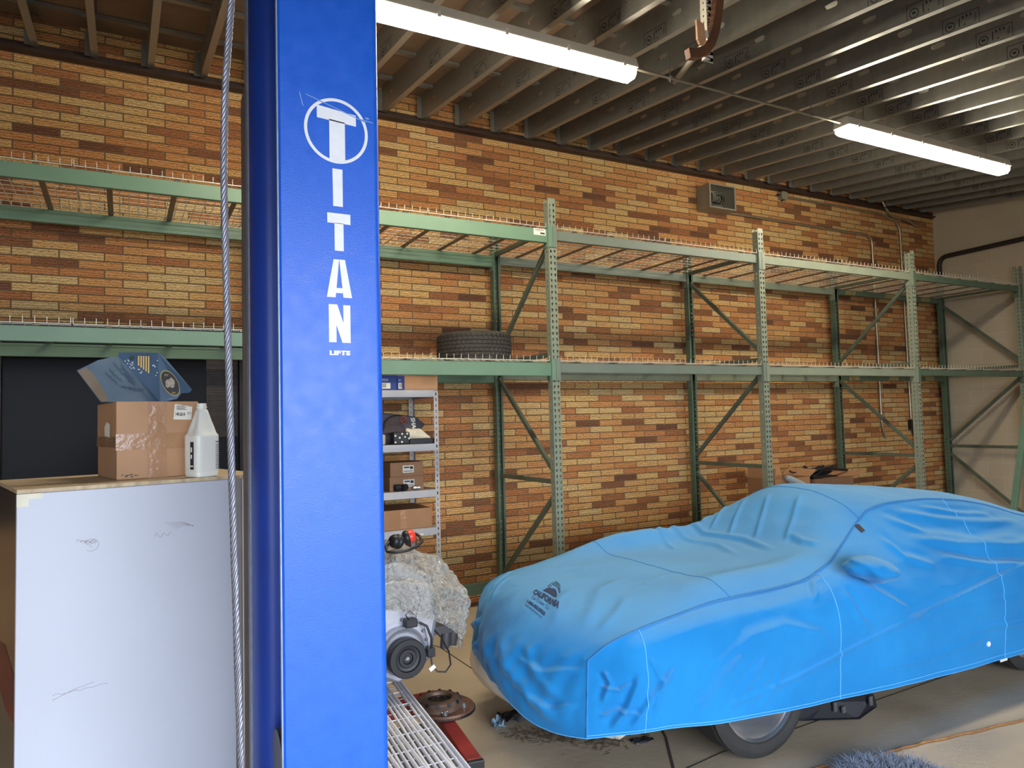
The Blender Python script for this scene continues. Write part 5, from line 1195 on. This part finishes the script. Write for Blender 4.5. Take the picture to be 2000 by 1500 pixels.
def scrap(name, c, r_, m_, lab_, cat_, seed, fl_=.03):
    rnd = random.Random(seed); P = np.zeros((7, 7, 3))
    for i in range(7):
        for k in range(7):
            u, v = i / 6 - .5, k / 6 - .5; P[i, k] = (c[0] + u * r_[0] + rnd.uniform(-.006, .006), c[1] + v * r_[1] + rnd.uniform(-.006, .006), .003 + fl_ * abs(mnoise.noise((u * 3 + seed, v * 3, seed * .7))) * 1.4)
    mb = MB(); mb.grid(P); o = mb.build(name, m_, smooth=30); s_ = o.modifiers.new('t', 'SOLIDIFY'); s_.thickness = .002; s_.offset = 1; tag(o, lab_, cat_)
scrap('plastic_scrap', (1.935, 3.86, 0), (.07, .075), mat('foil_blue', (150, 178, 200), .25, .2, .2, 30), 'crumpled pale blue plastic scrap on the floor in front of the car', 'scrap', 3, .05)
scrap('dark_rag', (2.08, 3.90, 0), (.20, .16), mat('oily_rag', (48, 46, 48), .8, 0, .2, 12), 'dark oily rag on the floor beside the pale blue plastic scrap', 'rag', 5, .04)
scrap('dark_leaf', (2.52, 3.26, 0), (.12, .06), mat('oily_leaf', (54, 52, 56), .5, 0, .2, 12), 'dark curled scrap under the near corner of the cover', 'scrap', 8, .02)
# open boxes on a bench behind the car
t = thing('workbench', (6.9, 5.75, 0), 'low wooden bench inside the rack hidden behind the covered car', 'bench')
BW = mat('bench_wood', (150, 116, 82), .7, 0, .15, 5, stretch=(1, 12, 1)); m = MB(); m.box(5.95, 7.85, 5.42, 6.12, .70, .74); m.build('bench_top', BW, parent=t, bevel=.004)
for x in (6.0, 7.76):
    for y in (5.46, 6.04): m = MB(); m.box(x, x + .05, y, y + .05, 0, .699); m.build('leg', BW, parent=t, bevel=.003)
def openbox(x0, x1, y0, y1, z0, z1, label, flaps):
    t_ = thing('open_box', ((x0 + x1) / 2, (y0 + y1) / 2, z0), label, 'box')
    b = MB(); th = .005
    b.box(x0, x1, y0, y1, z0, z0 + th); b.box(x0, x1, y0, y0 + th, z0 + th, z1); b.box(x0, x1, y1 - th, y1, z0 + th, z1); b.box(x0, x0 + th, y0 + th, y1 - th, z0 + th, z1); b.box(x1 - th, x1, y0 + th, y1 - th, z0 + th, z1)
    b.build('carton', KRAFT2, parent=t_)
    for side, h_, lean in flaps:
        b = MB()
        if side == 'L': P = [(x0, y0, z1), (x0, y1, z1), (x0 + lean, y1, z1 + h_), (x0 + lean, y0, z1 + h_)]
        if side == 'R': P = [(x1, y0, z1), (x1, y1, z1), (x1 + lean, y1, z1 + h_), (x1 + lean, y0, z1 + h_)]
        if side == 'F': P = [(x0, y0, z1), (x1, y0, z1), (x1, y0 + lean, z1 + h_), (x0, y0 + lean, z1 + h_)]
        if side == 'B': P = [(x0, y1, z1), (x1, y1, z1), (x1, y1 + lean, z1 + h_), (x0, y1 + lean, z1 + h_)]
        b.add(P, [(0, 1, 2, 3)]); o = b.build('flap', KRAFT2, parent=t_, fixn=False); s_ = o.modifiers.new('t', 'SOLIDIFY'); s_.thickness = .004
openbox(6.08, 6.62, 5.46, 5.84, .741, 1.085, 'open cardboard box behind the car roof, left of the cable heap', [('L', .11, .02), ('R', .07, .12), ('B', .10, .04)])
openbox(6.72, 7.34, 5.46, 5.84, .741, 1.045, 'open cardboard box behind the car roof under the black cables', [('R', .04, .25), ('B', .06, .03), ('F', .02, -.10)])
m = MB(); rnd = random.Random(4)
for k in range(9):
    a0 = rnd.random() * 6; cx_, cy_ = 6.95 + rnd.uniform(-.1, .12), 5.68 + rnd.uniform(-.05, .05); rx, ry = rnd.uniform(.12, .26), rnd.uniform(.05, .09)
    m.tube([(cx_ + rx * math.cos(a), cy_ + ry * math.sin(a), 1.075 + .008 * k + .03 * math.sin(a * 2 + a0) * (k % 3) * .6 + .01 * math.sin(3 * a + k)) for a in np.linspace(a0, a0 + 5.2, 30)], .010, 6)
m.tube([(6.68, 5.56, 1.02), (6.75, 5.58, 1.09), (6.9, 5.60, 1.13), (7.1, 5.62, 1.15), (7.3, 5.64, 1.12), (7.5, 5.66, 1.10)], .018, 8); m.box(6.72, 7.1, 5.5, 5.8, 1.047, 1.072)
o = m.build('cable_heap', BLACK, smooth=50); tag(o, 'heap of black cables on the open box behind the car roof', 'cables')
m = MB(); m.lathe([(.0, -.16), (.03, -.15), (.042, -.1), (.042, .12), (.03, .16), (0, .165)], (6.30, 5.36, 1.04), (.9, -.25, -.45), 20); m.lathe([(.03, 0), (.03, 1.0), ], (6.42, 5.33, 0), (0, 0, 1), 14)
o = m.build('grey_hose', mat('hose_grey', (150, 158, 166), .5, 0, .1, 10), smooth=50, origin=(6.4, 5.34, 0)); tag(o, 'grey rounded hose end showing above the car roof left of the open boxes', 'hose')
# green steel beam leaning by the white wall
m = MB(); a, b = Vector((9.80, 5.135, 0.012)), Vector((9.80, 4.70, 2.55)); m.bar(a, b, .07, .05, upv=(1, 0, 0)); o = m.build('leaning_beam', GREEN, bevel=.004); tag(o, 'green steel beam leaning at the far right in front of the white block wall', 'beam')
# ------------------------------------------------------------------ ceiling lights, conduit and door track
def fixture(x0, x1, y, z, label):
    t_ = thing('ceiling_light', ((x0 + x1) / 2, y, z), label, 'ceiling light', 'fluorescent ceiling lights')
    hw = .075
    def sect(mb, prof, xa, xb, inset):
        n = len(prof); V = []
        for x, k in ((xa, inset), (xa + .03, 1), (xb - .03, 1), (xb, inset)):
            for (yy_, zz_) in prof: V.append((x, y + yy_ * k, z + zz_))
        F = [(i * n + k, i * n + (k + 1) % n, (i + 1) * n + (k + 1) % n, (i + 1) * n + k) for i in range(3) for k in range(n)] + [tuple(range(n))[::-1], tuple(range(3 * n, 4 * n))]
        mb.add(V, F)
    mb = MB(); sect(mb, [(-hw - .006, .0), (-hw - .006, .012), (-hw * .8, .075), (hw * .8, .075), (hw + .006, .012), (hw + .006, .0)], x0, x1, 1.0); mb.build('housing', PAINTW, parent=t_, bevel=.004)
    mb = MB(); sect(mb, [(-hw, -.001), (-hw * .96, -.035), (-hw * .62, -.062), (hw * .62, -.062), (hw * .96, -.035), (hw, -.001)], x0 + .008, x1 - .008, .9); mb.build('lens', TUBE, parent=t_)
    n = max(2, int((x1 - x0) / .45))
    for k in range(n + 1):
        x = x0 + .12 + (x1 - x0 - .24) * k / n
        for s_ in (-1, 1):
            mb = MB(); mb.box(x - .012, x + .012, y + s_ * (hw + .0065) - .003, y + s_ * (hw + .0065) + .003, -.012 + z, z + .03); mb.build('lens_clip', PAINTW, parent=t_)
    for x in (x0 + .3, x1 - .3):
        mb = MB(); mb.tube([(x, y, z + .075), (x, y, joistz(y) + .0)], .004, 6); mb.build('hanger_rod', STEEL, parent=t_)
FY, FZ = 3.95, 4.205
fixture(.62, 3.15, FY, FZ, 'long glowing ceiling light nearer the blue lift column')
fixture(5.37, 7.84, FY, FZ - .005, 'long glowing ceiling light farther away over the car')
t = thing('conduit_run', (4.3, FY, FZ + .03), 'thin metal conduit joining the two ceiling lights', 'conduit')
m = MB(); m.tube([(3.155, FY, FZ + .033), (5.365, FY, FZ + .03)], .010, 8); m.build('pipe', CONDUIT, parent=t, smooth=60)
for x in (3.5, 5.0):
    m = MB(); m.tube([(x, FY, FZ + .0), (x, FY, joistz(FY))], .004, 6); m.box(x - .012, x + .012, FY - .014, FY + .014, FZ + .018, FZ + .046); m.build('clamp', STEEL, parent=t)
# overhead door track end hanging from the joists
t = thing('door_track', (2.93, 3.0, 3.82), 'rusty curved door track end hanging on a white perforated angle from the roof joists', 'door track')
m = MB()
ang = MB(); f = lambda u, v: (2.80 + .155 * 0 + .10 + u, 3.0, v); g = lambda u, v: (2.90, 3.0 + u, v)
za, zb2 = 3.80, joistz(3.0) - .002; n = int((zb2 - za) / .038)
for i in range(n):
    v0, v1 = za + i * .038, za + (i + 1) * .038; h_ = lambda cu_: [(cu_ + .005 * math.cos(a), (v0 + v1) / 2 + .007 * math.sin(a)) for a in np.linspace(0, 2 * PI, 9)[:-1]]
    hole_cell(ang, f, 0, .085, v0, v1, h_(.06)); hole_cell(ang, g, -.05, 0, v0, v1, h_(-.025))
o = ang.build('perforated_angle', PAINTW, parent=t, fixn=False)
m = MB(); P = []
for (x, z) in ((3.028, 4.335), (3.022, 4.27), (3.01, 4.18), (2.99, 4.07), (2.965, 3.97), (2.93, 3.89), (2.885, 3.835), (2.83, 3.805), (2.76, 3.79)): P.append(Vector((x, 2.965, z)))
for a, b in zip(P, P[1:]): m.bar(a, b + (b - a) * .12, .06, .012, upv=(1, 0, 0)) if False else None
V = []; F = []
for i, p in enumerate(P):
    d = (P[min(i + 1, len(P) - 1)] - P[max(i - 1, 0)]).normalized(); nrm = Vector((-d.z, 0, d.x)) if False else Vector((d.z, 0, -d.x))
    for (s_, y_) in ((-.028, -.02), (.028, -.02), (.028, .02), (-.028, .02)): V.append(p + nrm * s_ + Vector((0, y_, 0)))
for i in range(len(P) - 1):
    for k in range(4): F.append((i * 4 + k, i * 4 + (k + 1) % 4, i * 4 + 4 + (k + 1) % 4, i * 4 + 4 + k))
F += [(0, 1, 2, 3), tuple(len(V) - 4 + k for k in (3, 2, 1, 0))]
m.add(V, F); m.build('curved_track', mat('track_rust', (132, 88, 58), .55, .3, .2, 9, rgb2=(96, 66, 54)), parent=t, bevel=.002, smooth=30)
m = MB(); m.prism([(2.80, 3.98), (2.855, 3.965), (2.865, 3.87), (2.845, 3.845), (2.82, 3.84), (2.803, 3.87)], lambda a, b, t_: (a, t_, b), 2.925, 2.94); o = m.build('end_plate', mat('plate_tan', (212, 160, 118), .6, 0, .1, 10), parent=t, bevel=.002)
m = MB(); m.box(2.862, 2.90, 2.941, 2.955, 3.905, 3.945); m.build('bracket', PAINTW, parent=t, bevel=.003)
m = MB(); m.add([(2.90, 3.004, 3.80), (2.99, 3.004, 3.81), (2.985, 3.004, 3.91), (2.95, 3.004, 3.885)], [(0, 1, 2, 3)]); o = m.build('gusset', PAINTW, parent=t, fixn=False); s_ = o.modifiers.new('t', 'SOLIDIFY'); s_.thickness = .004
m = MB(); m.tube([(2.98, 3.03, 3.95), (3.9, 4.35, 4.466)], .022, 8); m.build('brace_tube', GALV, parent=t, smooth=60)
# ------------------------------------------------------------------ boxes and pipes on the walls
t = thing('electrical_box', (6.30, YW - .1, 4.22), 'open grey electrical box with loose black wires on the brick wall', 'electrical box')
x0, x1, z0, z1, y0 = 6.10, 6.515, 4.235, 4.53, YW - .22
m = MB(); th = .006
m.box(x0, x1, YW - .008, YW - .001, z0, z1); m.box(x0, x0 + th, y0, YW - .008, z0, z1); m.box(x1 - th, x1, y0, YW - .008, z0, z1); m.box(x0 + th, x1 - th, y0, YW - .008, z0, z0 + th); m.box(x0 + th, x1 - th, y0, YW - .008, z1 - th, z1)
for a in ((x0 - .006, x0 + .018, z0, z1), (x1 - .018, x1 + .006, z0, z1), (x0 + .018, x1 - .018, z0, z0 + .018), (x0 + .018, x1 - .018, z1 - .018, z1)): m.box(a[0], a[1], y0 - .004, y0, a[2], a[3])
m.build('enclosure', BOXG, parent=t)
m = MB(); m.box(6.20, 6.28, YW - .09, YW - .01, 4.37, 4.47); m.build('terminal_block', BLACK, parent=t, bevel=.006)
m = MB(); rnd = random.Random(8)
for k in range(7):
    r_ = rnd.uniform(.04, .09); m.tube([(6.30 + r_ * math.cos(a) * 1.1 + .02 * k * .4, YW - .06 - .01 * k, 4.40 + r_ * math.sin(a) * .8 + rnd.uniform(-.008, .008)) for a in np.linspace(1.5 + k * .6, 5.5 + k * .6, 14)], .0045, 6)
m.build('wires', BLACK, parent=t, smooth=60)
yc = YW - .03
def pipe(name, pts, r, m_, label, clips=()):
    t_ = thing(name, pts[0], label, 'pipe'); P = []
    pts = [Vector(p) for p in pts]; P.append(pts[0])
    for a, b, c in zip(pts, pts[1:], pts[2:]):
        R = min(.14, (b - a).length * .45, (c - b).length * .45); p0 = b + (a - b).normalized() * R; p1 = b + (c - b).normalized() * R
        for k in range(9): s_ = k / 8; P.append(p0 * (1 - s_)**2 + b * 2 * s_ * (1 - s_) + p1 * s_**2)
    P.append(pts[-1]); mb = MB(); mb.tube(P, r, 10); mb.build('pipe_body', m_, parent=t_, smooth=50)
    for c, ax in clips:
        mb = MB(); mb.lathe([(r + .001, -.012), (r + .005, -.01), (r + .005, .01), (r + .001, .012)], c, ax, 14); mb.build('coupling', m_, parent=t_, smooth=40)
    return t_
pipe('wall_conduit', [(6.525, yc, 4.275), (9.33, yc, 4.26), (9.345, yc, 1.58), (9.42, yc, 1.40)], .017, CONDUIT, 'metal conduit running from the open electrical box along the brick wall and down', [((7.3, yc, 4.271), (1, 0, 0)), ((8.3, yc, 4.266), (1, 0, 0)), ((9.05, yc, 4.262), (1, 0, 0)), ((9.345, yc, 1.75), (0, 0, 1))])
pipe('wall_conduit', [(7.60, yc, 4.60), (9.62, yc, 4.60), (9.98, yc, 4.50), (10.012, yc, 1.66)], .015, CONDUIT, 'metal conduit running from the small junction box and down near the white wall corner', [((10.0, yc, 3.9), (0, 0, 1)), ((8.5, yc, 4.60), (1, 0, 0))])
pipe('pipe_stub', [(9.50, yc - .02, 4.90), (9.62, yc - .045, 4.66), (9.75, yc - .045, 4.575), (10.1, yc - .045, 4.56), (10.33, yc - .045, 4.49), (10.42, yc - .045, 4.50)], .016, CONDUIT, 'short bent conduit curling off the brick wall below the roof joists')
t = thing('junction_box', (7.55, YW - .03, 4.55), 'small grey junction box on the brick wall under the brown ledger', 'junction box')
m = MB(); m.box(7.50, 7.595, YW - .07, YW - .001, 4.552, 4.65); m.build('box_body', BOXG, parent=t, bevel=.004); m = MB(); m.box(7.496, 7.599, YW - .076, YW - .0705, 4.548, 4.654); m.build('cover', BOXG, parent=t, bevel=.002); m = MB(); m.lathe([(.012, 0), (.012, .03), (.008, .03), (.008, .05)], (7.499, YW - .035, 4.61), (-1, 0, 0), 12); m.lathe([(.01, 0), (.01, .02)], (7.54, YW - .035, 4.5515), (0, 0, -1), 12); m.build('fitting', BLACKM, parent=t)
t = thing('wall_outlet', (10.02, YW - .04, 1.45), 'small dark outlet box at the lower end of the conduit on the brick wall', 'outlet')
m = MB(); m.box(9.975, 10.055, YW - .06, YW - .001, 1.50, 1.645); m.build('box_body', BLACKM, parent=t, bevel=.006); m = MB(); m.lathe([(.02, 0), (.02, .06), (.01, .09), (.008, .15)], (10.03, YW - .04, 1.499), (.1, -.1, -1), 12); m.build('plug', BLACK, parent=t, smooth=40)
pipe('black_pipe', [(XW - .045, 6.40, .02), (XW - .045, 6.40, 4.06), (XW - .045, 3.2, 4.10)], .033, PIPE, 'dark pipe climbing the white wall corner and running along the block wall')
